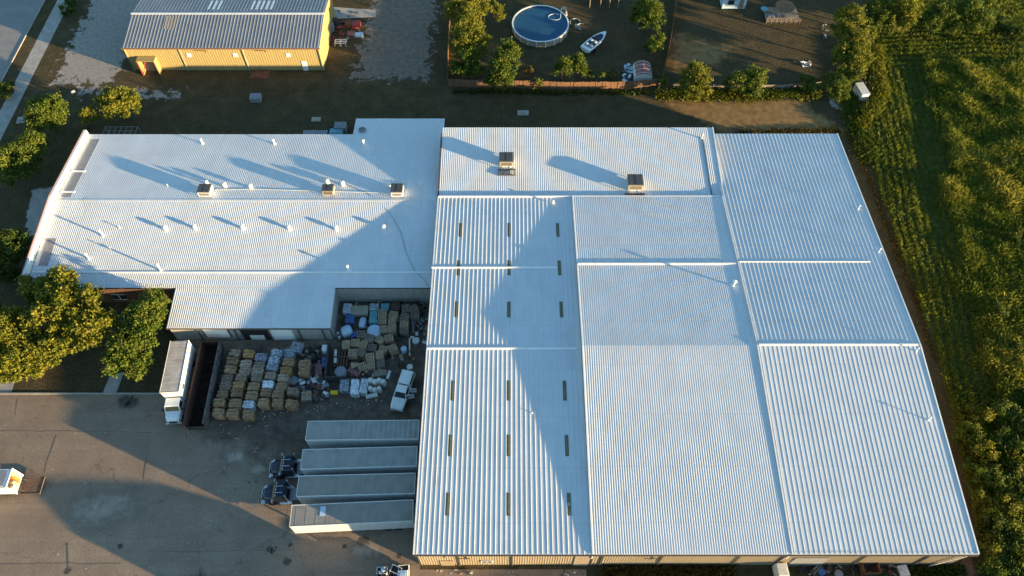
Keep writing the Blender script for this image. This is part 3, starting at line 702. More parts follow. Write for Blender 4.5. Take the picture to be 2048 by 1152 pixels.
# ================================================================ vegetation
def leaf_cloud(rng, lobes, per, size, flat=.5):
    """lobes: (centre, (rx,ry,rz)); leaves sit in clumps near each lobe's surface"""
    out, tone = [], []
    for c, r in lobes:
        r = np.array(r, float); area = (r[0]*r[1]*r[2])**(2/3)
        ncl = max(10, int(7.5*area)); d = rng.normal(size=(ncl, 3)); d /= np.linalg.norm(d, axis=1)[:, None]
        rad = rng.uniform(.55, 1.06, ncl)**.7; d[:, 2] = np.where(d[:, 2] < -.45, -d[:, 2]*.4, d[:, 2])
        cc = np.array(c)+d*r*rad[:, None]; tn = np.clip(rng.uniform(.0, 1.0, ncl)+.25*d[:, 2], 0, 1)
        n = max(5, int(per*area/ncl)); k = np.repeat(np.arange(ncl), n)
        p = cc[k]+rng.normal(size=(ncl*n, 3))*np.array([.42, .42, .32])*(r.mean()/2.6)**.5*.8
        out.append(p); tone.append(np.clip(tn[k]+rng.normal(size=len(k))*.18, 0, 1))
    p = np.concatenate(out); t = np.concatenate(tone); n = len(p)
    a = rng.normal(size=(n, 3)); a /= np.linalg.norm(a, axis=1)[:, None]
    b = rng.normal(size=(n, 3)); b -= (b*a).sum(1)[:, None]*a; b /= np.linalg.norm(b, axis=1)[:, None]
    s = (size*rng.uniform(.6, 1.35, n))[:, None]
    V = np.stack([p-a*s*.5, p+b*s*.32, p+a*s*.5, p-b*s*.32], 1)
    return V, t
def tree(name, label, base, lobes, mat='leaf', per=620, size=.33, seed=0, group=None, trunk_r=.16, cat='tree'):
    """base (x, y); lobes: (dx, dy, z, rx, ry, rz) about the base"""
    rng = np.random.default_rng(seed)
    t = thing(name, label, cat, (base[0], base[1], 0), 0, group)
    V, tn = leaf_cloud(rng, [((l[0], l[1], l[2]), (l[3], l[4], l[5])) for l in lobes], per, size)
    V[..., 2] = np.maximum(V[..., 2], .05)
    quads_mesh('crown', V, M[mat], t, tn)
    m = MB(); top = max(l[2] for l in lobes)
    m.tube([(0,0,-.1), (rng.uniform(-.1,.1), rng.uniform(-.1,.1), top*.35), (rng.uniform(-.2,.2), rng.uniform(-.2,.2), top)], [trunk_r*1.25, trunk_r, trunk_r*.35], 8)
    for l in lobes:
        m.tube([(0,0,top*.3), (l[0]*.5, l[1]*.5, top*.3+(l[2]-top*.3)*.6), (l[0], l[1], l[2])], [trunk_r*.6, trunk_r*.4, trunk_r*.15], 6)
        for _ in range(3):
            d = rng.normal(size=3); d /= np.linalg.norm(d); d[2] = abs(d[2])
            m.tube([(l[0]*.6, l[1]*.6, top*.3+(l[2]-top*.3)*.7), (l[0]+d[0]*l[3]*.75, l[1]+d[1]*l[4]*.75, l[2]+d[2]*l[5]*.7)], [trunk_r*.3, trunk_r*.08], 5)
    m.build('trunk', M['bark'], t)
    return t
def tree_px(name, label, lobes, **k):
    """lobes given as (u, v, z, r[, rz]) where the crown shows"""
    pts = [P(l[0], l[1], l[2]) for l in lobes]
    bx = sum(p.x for p in pts)/len(pts); by = sum(p.y for p in pts)/len(pts)
    L_ = [(p.x-bx, p.y-by, l[2], l[3], l[3], l[4] if len(l) > 4 else l[3]*.85) for p, l in zip(pts, lobes)]
    return tree(name, label, (bx, by), L_, **k)

# west side trees
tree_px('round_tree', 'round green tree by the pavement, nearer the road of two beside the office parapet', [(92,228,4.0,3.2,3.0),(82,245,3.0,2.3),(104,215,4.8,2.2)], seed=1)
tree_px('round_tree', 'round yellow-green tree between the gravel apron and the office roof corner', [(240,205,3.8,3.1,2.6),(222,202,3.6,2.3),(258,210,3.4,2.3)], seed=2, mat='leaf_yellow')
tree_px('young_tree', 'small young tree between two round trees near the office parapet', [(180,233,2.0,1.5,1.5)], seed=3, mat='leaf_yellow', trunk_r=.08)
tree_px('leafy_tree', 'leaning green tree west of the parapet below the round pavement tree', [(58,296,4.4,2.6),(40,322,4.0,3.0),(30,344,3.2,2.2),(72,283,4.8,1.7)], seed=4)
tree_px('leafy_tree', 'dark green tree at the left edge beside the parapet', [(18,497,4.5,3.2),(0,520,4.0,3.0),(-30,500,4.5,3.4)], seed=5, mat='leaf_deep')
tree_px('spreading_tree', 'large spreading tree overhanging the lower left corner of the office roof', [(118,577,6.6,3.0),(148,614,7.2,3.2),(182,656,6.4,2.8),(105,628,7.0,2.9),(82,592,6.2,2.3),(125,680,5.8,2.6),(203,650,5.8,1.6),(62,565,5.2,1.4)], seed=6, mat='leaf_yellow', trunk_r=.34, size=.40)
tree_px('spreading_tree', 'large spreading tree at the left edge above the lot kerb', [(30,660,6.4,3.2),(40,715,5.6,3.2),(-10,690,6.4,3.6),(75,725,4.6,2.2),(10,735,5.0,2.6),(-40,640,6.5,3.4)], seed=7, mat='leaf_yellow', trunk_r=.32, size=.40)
tree_px('oval_tree', 'dense oval tree against the west wall of the roof extension', [(302,608,5.6,2.1,2.0),(285,640,5.4,2.5,2.2),(300,630,5.2,2.0)], seed=8)
tree_px('oval_tree', 'dense green tree in front of the oval one, beside the white box truck', [(258,690,5.2,2.6,2.2),(240,722,4.4,2.2,2.0),(282,668,5.4,2.2),(265,735,4.0,1.9),(280,715,4.2,1.8)], seed=9)
# back gardens
tree_px('tall_tree', 'tall tree, far end of the row along the pool garden west fence', [(920,18,5.5,2.8),(938,40,5.0,2.8),(950,10,5.0,2.4)], seed=10, mat='leaf_yellow')
tree_px('tall_tree', 'tall dense tree midway in the row along the pool garden west fence', [(935,72,5.0,3.0),(955,88,4.6,2.4),(925,92,4.2,2.2)], seed=11, mat='leaf_yellow')
tree_px('tall_tree', 'bushy tree, near end of the row along the pool garden west fence', [(930,122,3.6,2.4),(945,135,2.8,2.0),(918,140,2.4,1.6)], seed=12)
tree_px('young_tree', 'slim yellow-green young tree left of the round pool', [(992,28,2.6,1.5,1.9),(984,12,2.6,1.0)], seed=13, mat='leaf_yellow', trunk_r=.08)
tree_px('forked_tree', 'uneven tree rising over the wooden fence corner near the pool', [(1018,105,4.6,2.4),(1008,132,4.0,2.4),(1000,158,2.8,2.4),(985,165,2.0,1.5)], seed=14)
tree_px('slim_tree', 'slim upright tree by the wooden fence, left of a wider one', [(1125,138,2.8,1.5,2.4)], seed=15, trunk_r=.09)
tree_px('bushy_tree', 'rounded tree by the wooden fence, right of the slim one', [(1155,128,2.8,1.6,1.8),(1160,142,2.2,1.5)], seed=16, trunk_r=.1)
tree_px('tall_tree', 'broad tree beside the fence between the two gardens, top right of the boat', [(1295,20,4.6,2.7,2.6),(1308,38,3.8,2.2),(1278,36,3.4,1.9)], seed=17)
tree_px('young_tree', 'small tree below the broad one along the garden dividing fence', [(1306,92,2.2,1.5,1.6),(1318,76,2.2,1.1)], seed=18, trunk_r=.08)
tree_px('round_tree', 'bright green tree right of the barrel roofed shed on the fence line', [(1392,155,3.4,2.6,2.4),(1382,178,2.4,2.2),(1405,180,2.0,1.6)], seed=19, mat='leaf_yellow')
tree_px('round_tree', 'bushy pair-crowned tree on the fence line above the sunlit grass', [(1508,155,3.0,2.2),(1475,168,2.4,2.2),(1505,178,2.0,1.8)], seed=20, mat='leaf')
tree_px('shrub', 'small shrub between the white litter and the sunlit grass', [(1614,168,1.4,1.7,1.4)], seed=21, cat='shrub', trunk_r=.06)
for i, (u, v, z, r, lab) in enumerate([(1075,168,1.0,1.1,'low shrub growing on the wooden fence below the pool'),(1185,150,1.0,1.0,'low shrub just right of the bushy fence tree'),(1210,150,1.2,1.1,'shrub left of the orange leaved bush by the garden junk'),(1320,160,1.0,1.2,'shrub at the right end of the wooden fence by the barrel roofed shed')]):
    tree_px('shrub', lab, [(u,v,z,r,r)], seed=30+i, cat='shrub', trunk_r=.05, per=300)
tree_px('shrub', 'orange leaved bush left of the garden junk', [(1230,152,1.1,1.0,1.0)], seed=36, mat='dry_weed', cat='shrub', trunk_r=.05)
tree_px('shrub', 'small orange bush below the round pool', [(1058,139,.7,.8,.7)], seed=37, mat='dry_weed', cat='shrub', trunk_r=.05)
# tree belt at the field's edge
belt = [('yellow-green tree at the top of the belt beside the dark garden',[(1700,38,5.0,2.8),(1690,60,4.4,2.4)],'leaf_yellow'),
        ('bright tree in the middle of the belt between garden and field',[(1712,88,4.6,2.8),(1700,110,4.0,2.6),(1728,70,4.4,2.0)],'leaf_yellow'),
        ('bright tree at the near end of the belt above the white cabinet',[(1705,135,3.6,2.4),(1722,118,3.6,2.1),(1690,120,3.0,1.8)],'leaf_yellow'),
        ('dark shrubby tree left of the white cabinet',[(1668,170,2.4,2.2),(1692,160,2.4,2.0),(1680,185,1.8,1.7)],'leaf'),
        ('tree at the top edge above the field, left of the tall crowned one',[(1760,22,4.4,2.6),(1745,45,3.6,2.2)],'leaf'),
        ('tall crowned tree at the top edge above the field',[(1805,10,5.4,3.0),(1810,35,4.2,2.4),(1788,48,3.4,2.0)],'leaf_yellow'),
        ('dark tree at the top edge, second from the right corner',[(1885,30,4.0,2.6),(1860,45,3.2,2.2)],'leaf'),
        ('wide tree at the top edge above the far field rows',[(1935,25,4.4,2.8),(1960,42,3.8,2.6),(1910,48,3.0,2.0)],'leaf'),
        ('low tree at the top right corner of the field',[(2005,55,2.8,2.2),(2030,75,2.6,2.2)],'leaf_deep')]
for i, (lab, lb, mt) in enumerate(belt):
    tree_px('field_edge_tree', lab, lb, seed=50+i, mat=mt, group='trees in the belt along the field edge')

# field beside the warehouse: weeds and crop rows nobody could count
def field():
    rng = np.random.default_rng(77)
    poly = XY((1752,150),(1748,215),(1722,268),(1748,350),(1800,500),(1858,660),(1896,800),(1925,930),(1958,1080),(1990,1170)) + [(95,8),(140,8),(185,60),(185,150),(95,150),(72,128)]
    poly = [tuple(p) for p in poly]
    pts = []; n = 340000
    xs = rng.uniform(50, 150, n); ys = rng.uniform(8, 150, n)
    # visible wedge only
    t = ys*_cp+CAM_H*_sp
    ok = (np.abs(xs*FPX/t) < 1090)
    xs, ys = xs[ok], ys[ok]
    px = np.array([p[0] for p in poly]); py = np.array([p[1] for p in poly]); c = np.zeros(len(xs), bool)
    for i in range(len(poly)):
        x1, y1, x2, y2 = px[i], py[i], px[(i+1) % len(poly)], py[(i+1) % len(poly)]
        if y1 == y2: continue
        cr = ((y1 > ys) != (y2 > ys)) & (xs < (x2-x1)*(ys-y1)/(y2-y1)+x1); c ^= cr
    xs, ys = xs[c], ys[c]
    def nz(sc, o): return np.array([noise.fractal(Vector((x*sc+o, y*sc, o)), .7, 2.0, 3) for x, y in zip(xs, ys)])
    n1, n2, n3 = nz(.05, 3), nz(.16, 11), nz(.09, 23)
    lc = 65.3+.18*(ys-60)+n1*1.6                                  # mown lane between crop rows and weeds
    far = np.clip((ys-109-n2*2)/3, 0, 1)                          # crop rows along the far edge
    inner = np.clip((xs-lc-2.2+n2*1.6)/1.5, 0, 1)*(1-far)
    crop = 1-inner; lane = np.exp(-((xs-lc)/1.7)**4)*(1-far)*(ys > 70)
    d = xs-53.3-.10*(ys-20); row = .5+.5*np.cos((d+n1*.8)*2*np.pi/1.25); rowy = .5+.5*np.cos((ys+n1*1.2)*2*np.pi/1.35)
    rowf = np.where(far > .5, rowy, row)**1.3
    h = crop*(.22+.34*rowf+.12*n2)+inner*(.62+.55*np.clip(n3+.25, 0, 1)+.45*np.clip(n2, 0, 1))
    h = np.clip(h*(1-.55*lane), .12, 2.2)
    keep = rng.uniform(size=len(xs)) < np.where(inner > .5, .95, np.where(lane > .5, .9, .25+.75*rowf))
    xs, ys, h, n1, n2, n3, inner, lane = [q[keep] for q in (xs, ys, h, n1, n2, n3, inner, lane)]
    south = np.clip((48-ys)/10, 0, 1); h *= 1+.8*south
    k = 5; N_ = len(xs); X = np.repeat(xs, k); Y = np.repeat(ys, k); H = np.repeat(h, k)*rng.uniform(.55, 1.25, N_*k)
    X = X+rng.normal(size=N_*k)*.16; Y = Y+rng.normal(size=N_*k)*.16
    ang = rng.uniform(0, 2*np.pi, N_*k); wd = rng.uniform(.035, .10, N_*k)*(.7+.5*H)*np.repeat(1-.35*inner, k); ln = rng.normal(size=(N_*k, 2))*.28*H[:, None]
    dx, dy = np.cos(ang)*wd, np.sin(ang)*wd; z0 = H*rng.uniform(.0, .35, N_*k)
    V = np.stack([np.stack([X-dx*.4, Y-dy*.4, z0], 1), np.stack([X+dx*.4, Y+dy*.4, z0], 1),
                  np.stack([X+ln[:, 0]+dx, Y+ln[:, 1]+dy, z0+H*.75], 1), np.stack([X+ln[:, 0]*1.3-dx*.8, Y+ln[:, 1]*1.3-dy*.8, z0+H*.9], 1)], 1)
    tone = np.clip(np.repeat(.36+.30*n2*(1-lane)+inner*(.05+.75*n3)-.3*lane, k)+rng.normal(size=N_*k)*.15, 0, 1)
    tag(quads_mesh('field_weeds', V, M['weed'], None, tone), kind='stuff')
field()
struct('field', sheet(XY((1752,150),(1748,215),(1722,268),(1748,350),(1800,500),(1858,660),(1896,800),(1925,930),(1958,1080),(1990,1170))[::-1]+[(72,128),(95,150),(185,150),(185,60),(140,8),(95,8)][::1], .009), M['field_soil'])

# strips of tall grass
def grass_strip(name, uvs, wd, n, hgt, mat, seed):
    rng = np.random.default_rng(seed); q = [P(*a) for a in uvs]; seg = [(b-a).length for a, b in zip(q, q[1:])]; tot = sum(seg)
    pts = []
    for _ in range(n):
        s = rng.uniform(0, tot); i = 0
        while i < len(seg)-1 and s > seg[i]: s -= seg[i]; i += 1
        a, b = q[i], q[i+1]; p = a.lerp(b, s/seg[i]); d = (b-a).normalized(); o = rng.normal()*wd*.4
        pts.append((p.x-d.y*o, p.y+d.x*o))
    pts = np.array(pts); N_ = len(pts); H = hgt*rng.uniform(.5, 1.2, N_); a = rng.uniform(0, 6.28, N_); wv = rng.uniform(.06, .14, N_); l = rng.normal(size=(N_, 2))*.3*H[:, None]
    dx, dy = np.cos(a)*wv, np.sin(a)*wv; X, Y = pts[:, 0], pts[:, 1]; z = np.zeros(N_)
    V = np.stack([np.stack([X-dx*.5, Y-dy*.5, z], 1), np.stack([X+dx*.5, Y+dy*.5, z], 1), np.stack([X+l[:, 0]+dx, Y+l[:, 1]+dy, H*.8], 1), np.stack([X+l[:, 0]*1.3-dx, Y+l[:, 1]*1.3-dy, H], 1)], 1)
    return tag(quads_mesh(name, V, M[mat], None, np.clip(rng.normal(size=N_)*.25+.5, 0, 1)), kind='stuff')
grass_strip('tall_grass', [(1745,95),(1752,130),(1750,160),(1758,180),(1756,200),(1738,225),(1715,258)], 1.7, 3800, 1.1, 'leaf_yellow', 1)
grass_strip('tall_grass', [(1690,190),(1700,215),(1712,250),(1728,285),(1745,330)], 2.6, 2500, .7, 'leaf', 2)
grass_strip('tall_grass', [(1310,190),(1400,192),(1480,196),(1560,192),(1640,190)], 1.6, 3000, .6, 'leaf_yellow', 3)
grass_strip('tall_grass', [(1330,185),(1420,186),(1520,187),(1610,186)], 1.0, 1800, .6, 'leaf_deep', 4)
grass_strip('tall_grass', [(1480,268),(1560,266),(1680,262)], 1.2, 1400, .35, 'dry_weed', 5)
grass_strip('tall_grass', [(905,185),(1000,184),(1100,187),(1200,186),(1300,187)], .8, 1300, .45, 'leaf_deep', 6)
grass_strip('tall_grass', [(1205,1146),(1260,1142),(1330,1140),(1400,1138),(1470,1140)], 1.6, 2200, .55, 'dry_weed', 7)
grass_strip('tall_grass', [(1210,1150),(1330,1148),(1460,1150)], 1.2, 700, .5, 'dry_weed', 8)
grass_strip('tall_grass', [(1815,1148),(1870,1146),(1930,1140)], 1.2, 700, .6, 'leaf_deep', 9)
grass_strip('tall_grass', [(0,545),(60,560)], 1.5, 500, .4, 'leaf_deep', 10)
grass_strip('tall_grass', [(1690,262),(1740,360),(1790,500),(1830,600),(1870,720)], .7, 1500, .3, 'dry_weed', 11)

# thicket at the south-east corner
rs = random.Random(5)
for i, (u, v) in enumerate([(1935,870),(1965,905),(2005,880),(2040,900),(1950,950),(1990,960),(2030,950),(1965,1005),(2010,1010),(2045,1000),(1985,1050),(2025,1055),(1975,1095),(2015,1100),(2050,1095),(1990,1140),(2035,1145),(1960,830),(2010,830),(2045,845)]):
    tree_px('thicket_bush', 'leafy green bush in the thicket at the southeast corner of the warehouse', [(u,v,1.4,rs.uniform(1.3,1.9),rs.uniform(1.1,1.7)),(u+rs.uniform(-14,14),v+rs.uniform(-12,12),1.1,rs.uniform(.8,1.3))], seed=100+i, mat=rs.choice(['leaf','leaf','leaf_yellow','leaf_deep']), cat='bush', group='bushes in the southeast thicket', trunk_r=.05, per=460, size=.28)
for i, (u, v) in enumerate([(30,12),(1990,200),(2010,330),(2030,470),(2000,620),(2035,700)]):
    if i: tree_px('field_bush', 'leafy bush standing up out of the weedy field at the right edge', [(u,v,1.0,rs.uniform(1.1,1.6),1.2)], seed=140+i, mat='leaf_deep', cat='bush', group='bushes standing in the weedy field', trunk_r=.05, per=460, size=.28)
for i, (u, v, lab) in enumerate([(10,188,'dark low shrub at the left edge between pavement and road'),(138,20,'dark shrub beside the pavement at the top left')]):
    tree_px('shrub', lab, [(u,v,.9,1.5,1.0),(u+4,v-14,.8,1.2,.9)], seed=150+i, mat='leaf_deep', cat='shrub', trunk_r=.05)

# ---------------------------------------------------------------- fences
def fence(label, uvs, h, seed, mat='fence_wood', gap=()):
    q = [P(*a) for a in uvs]; f = thing('wooden_fence', label, 'fence', (q[0].x, q[0].y, 0)); o = q[0]; rng = random.Random(seed)
    for a, b in zip(q, q[1:]):
        a, b = a-o, b-o; L_ = (b-a).length; d = (b-a)/L_; n = max(2, int(L_/.3)); m = MB()
        for i in range(n):
            p = a+d*(i+.5)*L_/n; s = Vector((-d.y, d.x, 0)); hh = h*rng.uniform(.95, 1.03); w2 = L_/n*.46
            p = p+s*rng.uniform(-.04, .04)
            m.add([tuple(p+d*x*w2+s*y*.012+Vector((0,0,z))) for z in (.03, hh) for x, y in ((-1,-1),(1,-1),(1,1),(-1,1))], [(0,3,2,1),(4,5,6,7),(0,1,5,4),(1,2,6,5),(2,3,7,6),(3,0,4,7)])
        m.build('panel', M[mat], f)
        m = MB(); s = Vector((-d.y, d.x, 0))*.06
        for z in (h*.25, h*.8): m.bar(a+s+Vector((0,0,z)), b+s+Vector((0,0,z)), .05, .09)
        m.build('rail', M[mat], f)
    return f
fence('long brown board fence along the near side of the pool garden', [(896,173),(985,176),(1060,177),(1130,179),(1200,179),(1265,178),(1300,174),(1322,170)], 1.8, 1)
fence('brown board fence along the west side of the pool garden', [(896,173),(897,120),(900,55),(904,-15)], 1.8, 2)
fence('bowed board fence between the pool garden and the bare garden', [(1322,170),(1332,132),(1340,85),(1349,30),(1353,-15)], 1.8, 3)
fence('low weathered fence along the near side of the bare garden', [(1345,174),(1400,176),(1470,178),(1560,178),(1640,172)], 1.0, 4, 'grey_wood')

# ---------------------------------------------------------------- vehicles
def wheel(parent, x, y, r=.5, wd=.28, dual=False):
    m = MB(); wv = wd*(2 if dual else 1)
    m.lathe((x,y,r), [(r*.55,-wv/2),(r*.95,-wv/2),(r,-wv*.35),(r,wv*.35),(r*.95,wv/2),(r*.55,wv/2)], 18, 'y'); t = m.build('wheel', M['rubber'], parent)
    m = MB(); m.lathe((x,y,r), [(r*.1,-wv*.46),(r*.56,-wv*.42),(r*.56,wv*.42),(r*.1,wv*.46)], 14, 'y'); m.build('rim', M['steel'], t)
def trailer(label, front, ang, roof, length=14.5, ribs=False, patchy=False):
    """front: middle of the nose on the ground; the box runs back along +x of the thing"""
    t = thing('semi_trailer', label, 'trailer', (front.x, front.y, 0), ang, 'box trailers backed up to the loading docks')
    W = 1.28; m = MB(); m.box(0,length,-W,W,1.2,4.02)
    for i in range(int(length/.6)):
        x = .3+i*.6; m.box(x-.025,x+.025,-W-.012,-W+.01,1.3,3.92); m.box(x-.025,x+.025,W-.01,W+.012,1.3,3.92)
    m.build('body', M['trailer_white'], t)
    m = MB()
    if ribs:
        n = 22
        for i in range(n): x = .15+i*(length-.3)/n; m.frus((x,x+.42,-W+.06,W-.06,4.02),(x+.06,x+.36,-W+.1,W-.1,4.06))
        m.frus((.02,length-.02,-W+.03,W-.03,3.98),(.03,length-.03,-W+.05,W-.05,4.03))
    else:
        m.frus((.02,length-.02,-W+.03,W-.03,4.0),(.08,length-.08,-W+.12,W-.12,4.05))
        for i in range(12): x = .6+i*(length-1.2)/11; m.box(x-.05,x+.05,-W+.14,W-.14,4.04,4.062)
    m.build('roof', M['troof_a' if ribs else ('troof_b' if patchy else 'troof_a')], t)
    m = MB()
    for s in (-1, 1):
        m.box(-.015,length+.01,s*W-.035,s*W+.035,3.94,4.075); m.box(0,length,s*W-.03,s*W+.03,1.12,1.24)
    m.box(-.03,.04,-W,W,3.94,4.07); m.box(length-.04,length+.02,-W,W,3.94,4.07); m.build('rail', M['dirty_white'], t)
    m = MB(); m.box(.3,length-.2,-.5,-.35,.85,1.18); m.box(.3,length-.2,.35,.5,.85,1.18); m.build('chassis', M['dark_steel'], t)
    for s in (-1, 1):
        m = MB(); m.box(2.6,2.75,s*.9-.07,s*.9+.07,.05,1.2); m.box(2.5,2.85,s*.9-.13,s*.9+.13,.0,.06); m.build('landing_leg', M['dark_steel'], t)
    for x in (length-3.4, length-2.1):
        for s in (-1, 1): wheel(t, x, s*.98, .5, .26, True)
    for s in (-1, 1):
        m = MB(); m.box(length-1.3,length-1.27,s*.98-.3,s*.98+.3,.25,1.1); m.build('mudflap', M['rubber'], t)
    m = MB(); m.box(length-.02,length+.03,-W+.1,-.02,1.3,3.85); m.box(length-.02,length+.03,.02,W-.1,1.3,3.85); m.build('rear_door', M['dirty_white'], t)
    return t
tr_px = [((616.1,843.7),(610.6,878.8),(841.6,841.3),'ribbed roof box trailer, furthest back in the row at the docks',True,False),
         ((604.8,899.9),(601.8,937.5),(839.2,893.2),'box trailer with a plain grey roof coupled to the farther navy tractor',False,False),
         ((597.2,952.8),(593.2,991.9),(834.6,946.7),'box trailer with a plain grey roof coupled to the nearer navy tractor',False,True),
         ((582.5,1011.5),(580.1,1052.1),(831.6,1000.2),'partly sunlit box trailer nearest the bottom, without a tractor',False,True)]
tr_axis = []
for i, (a, b, c, lab, rb, pt) in enumerate(tr_px):
    A, B, C_ = P(*a, 4.05), P(*b, 4.05), P(*c, 4.05); ang = math.atan2(C_.y-A.y, C_.x-A.x); mid = (A+B)/2
    L_ = (-12.0-mid.x)/math.cos(ang); t = trailer(lab, mid, ang, None, L_, rb, pt); tr_axis.append((mid, ang, t))
p4 = tr_axis[3][2]
m = MB(); m.box(3.5,4.15,-.2,.95,4.06,4.10); m.build('roof_patch', M['pale_blue'], p4)

def tractor(label, mid, ang):
    """nose points to -x of the trailer it pulls"""
    t = thing('tractor_unit', label, 'truck', (mid.x+math.cos(ang)*1.7, mid.y+math.sin(ang)*1.7, 0), ang+math.pi, 'navy tractors coupled to trailers')
    # local: +x forward, fifth wheel near x = 0
    m = MB(); m.box(-1.3,6.3,-.48,-.34,.72,1.0); m.box(-1.3,6.3,.34,.48,.72,1.0)
    for x in (-1.2,.2,1.6,2.2): m.box(x-.06,x+.06,-.34,.34,.76,.96)
    m.build('chassis', M['dark_steel'], t)
    m = MB(); m.box(-.5,.5,-.45,.45,1.0,1.16); m.box(-.9,-.5,-.4,-.15,1.0,1.1); m.box(-.9,-.5,.15,.4,1.0,1.1); m.build('fifth_wheel', M['steel'], t)
    m = MB(); m.box(1.9,3.1,-.8,.8,1.0,1.06); m.build('deck_plate', M['steel'], t)
    # cab
    DX = .78; lo = (2.55+DX,4.1+DX,-1.1,1.1)
    m = MB(); m.frus((*lo,1.05),(*lo,2.0)); m.frus((2.55+DX,4.1+DX,-1.1,1.1,2.0),(2.6+DX,3.75+DX,-1.02,1.02,2.85)); m.frus((2.6+DX,3.75+DX,-1.02,1.02,2.85),(2.7+DX,3.6+DX,-.92,.92,2.98)); cab = m.build('cab', M['navy'], t, bevel=.04)
    def fr(q): return [Vector(v) for v in q]
    m = MB(); m.pane([(4.1+DX,-1.1,2.0),(4.1+DX,1.1,2.0),(3.75+DX,1.02,2.85),(3.75+DX,-1.02,2.85)], .06,.06,.06,.1); m.build('windscreen', M['glass'], cab)
    m = MB(); m.box(4.1+DX,4.3+DX,-1.0,1.0,1.9,1.99); m.build('cowl', M['orange_reflection'], cab)  # strip coloured as the orange reflection along the windscreen
    for s in (-1, 1):
        q = [(4.05+DX,s*1.1,2.0),(2.75+DX,s*1.1,2.0),(2.75+DX,s*1.03,2.8),(3.75+DX,s*1.03,2.8)]
        m = MB(); m.pane(q if s > 0 else [q[1],q[0],q[3],q[2]], .08,.08,.08,.08); m.build('side_window', M['glass'], cab)
        m = MB(); m.box(4.0+DX,4.15+DX,s*1.3-.15,s*1.3+.15,2.0,2.6); m.bar((3.8+DX,s*1.05,2.3),(4.05+DX,s*1.3,2.3),.05); m.build('mirror', M['chrome'], cab)
    for s in (-1, 1):
        m = MB(); m.bar((2.8+DX,s*.42,3.02),(3.55+DX,s*.42,3.0),.07); m.build('air_horn', M['chrome'], cab)
    m = MB()
    for y in (-.8,-.4,0,.4,.8): m.box(3.6+DX,3.7+DX,y-.08,y+.08,2.9,3.0)
    m.build('marker_lamp', M['dirty_white'], cab)
    # hood
    def sec(x, hw, z0, z1, r): return [(x,-hw,z0),(x,hw,z0),(x,hw,z1-r),(x,hw-r*1.2,z1),(x,-hw+r*1.2,z1),(x,-hw,z1-r)]
    m = MB(); m.loft([sec(4.1+DX,.98,1.0,1.97,.2),sec(5.5,.86,1.0,1.87,.2),sec(6.2,.72,1.0,1.68,.22),sec(6.5,.66,1.0,1.5,.25)]); hood = m.build('hood', M['navy'], t, bevel=.03, fix=True)
    m = MB(); m.frus((6.48,6.54,-.55,.55,1.0),(6.48,6.56,-.5,.5,1.55)); m.box(6.44,6.5,-.6,.6,1.52,1.62); m.build('grille', M['chrome'], hood)
    for s in (-1, 1):
        m = MB(); secs = []
        for k_ in range(7):
            a_ = math.pi*k_/6; x = 5.35+.68*math.cos(a_); z = .72+.62*math.sin(a_); secs.append([(x,s*.74,z),(x,s*1.2,z),(x,s*1.2,z+.05),(x,s*.74,z+.05)])
        m.loft(secs); m.build('fender', M['navy'], t, fix=True)
        m = MB(); m.box(6.1,6.35,s*.98-.17,s*.98+.17,.95,1.2); m.build('headlight', M['chrome'], hood)
        m = MB(); m.lathe((2.75,s*.95,.75), [(.02,0),(.33,0),(.33,1.5),(.02,1.5)], 16, 'x'); m.build('fuel_tank', M['chrome'], t, fix=True)
        m = MB(); m.tube([(3.15,s*.98,1.0),(3.15,s*.98,3.2),(3.08,s*.98,3.45)], .085, 10); m.build('exhaust_stack', M['chrome'], t)
        m = MB(); m.box(3.4,4.8,s*1.0-.2,s*1.0+.2,.42,.48); m.build('step', M['steel'], t)
        wheel(t, 5.35, s*.95, .52, .3)
        for x in (-.65,.65): wheel(t, x, s*.85, .5, .26, True)
    m = MB(); m.frus((6.4,6.68,-1.15,1.15,.45),(6.4,6.64,-1.12,1.12,.82)); m.build('bumper', M['chrome'], t, bevel=.03)
    return t
M['orange_reflection'] = plain('cowl_reflection', (.42,.24,.10), .5, .3)  # windscreen's orange reflection painted in as a base colour
tractor('navy blue day cab tractor, the farther of two, nose to the left', tr_axis[1][0]+Vector((.15,0,0)), tr_axis[1][1])
tractor('navy blue day cab tractor, the nearer of two, nose to the left', tr_axis[2][0]+Vector((-.25,0,0)), tr_axis[2][1])

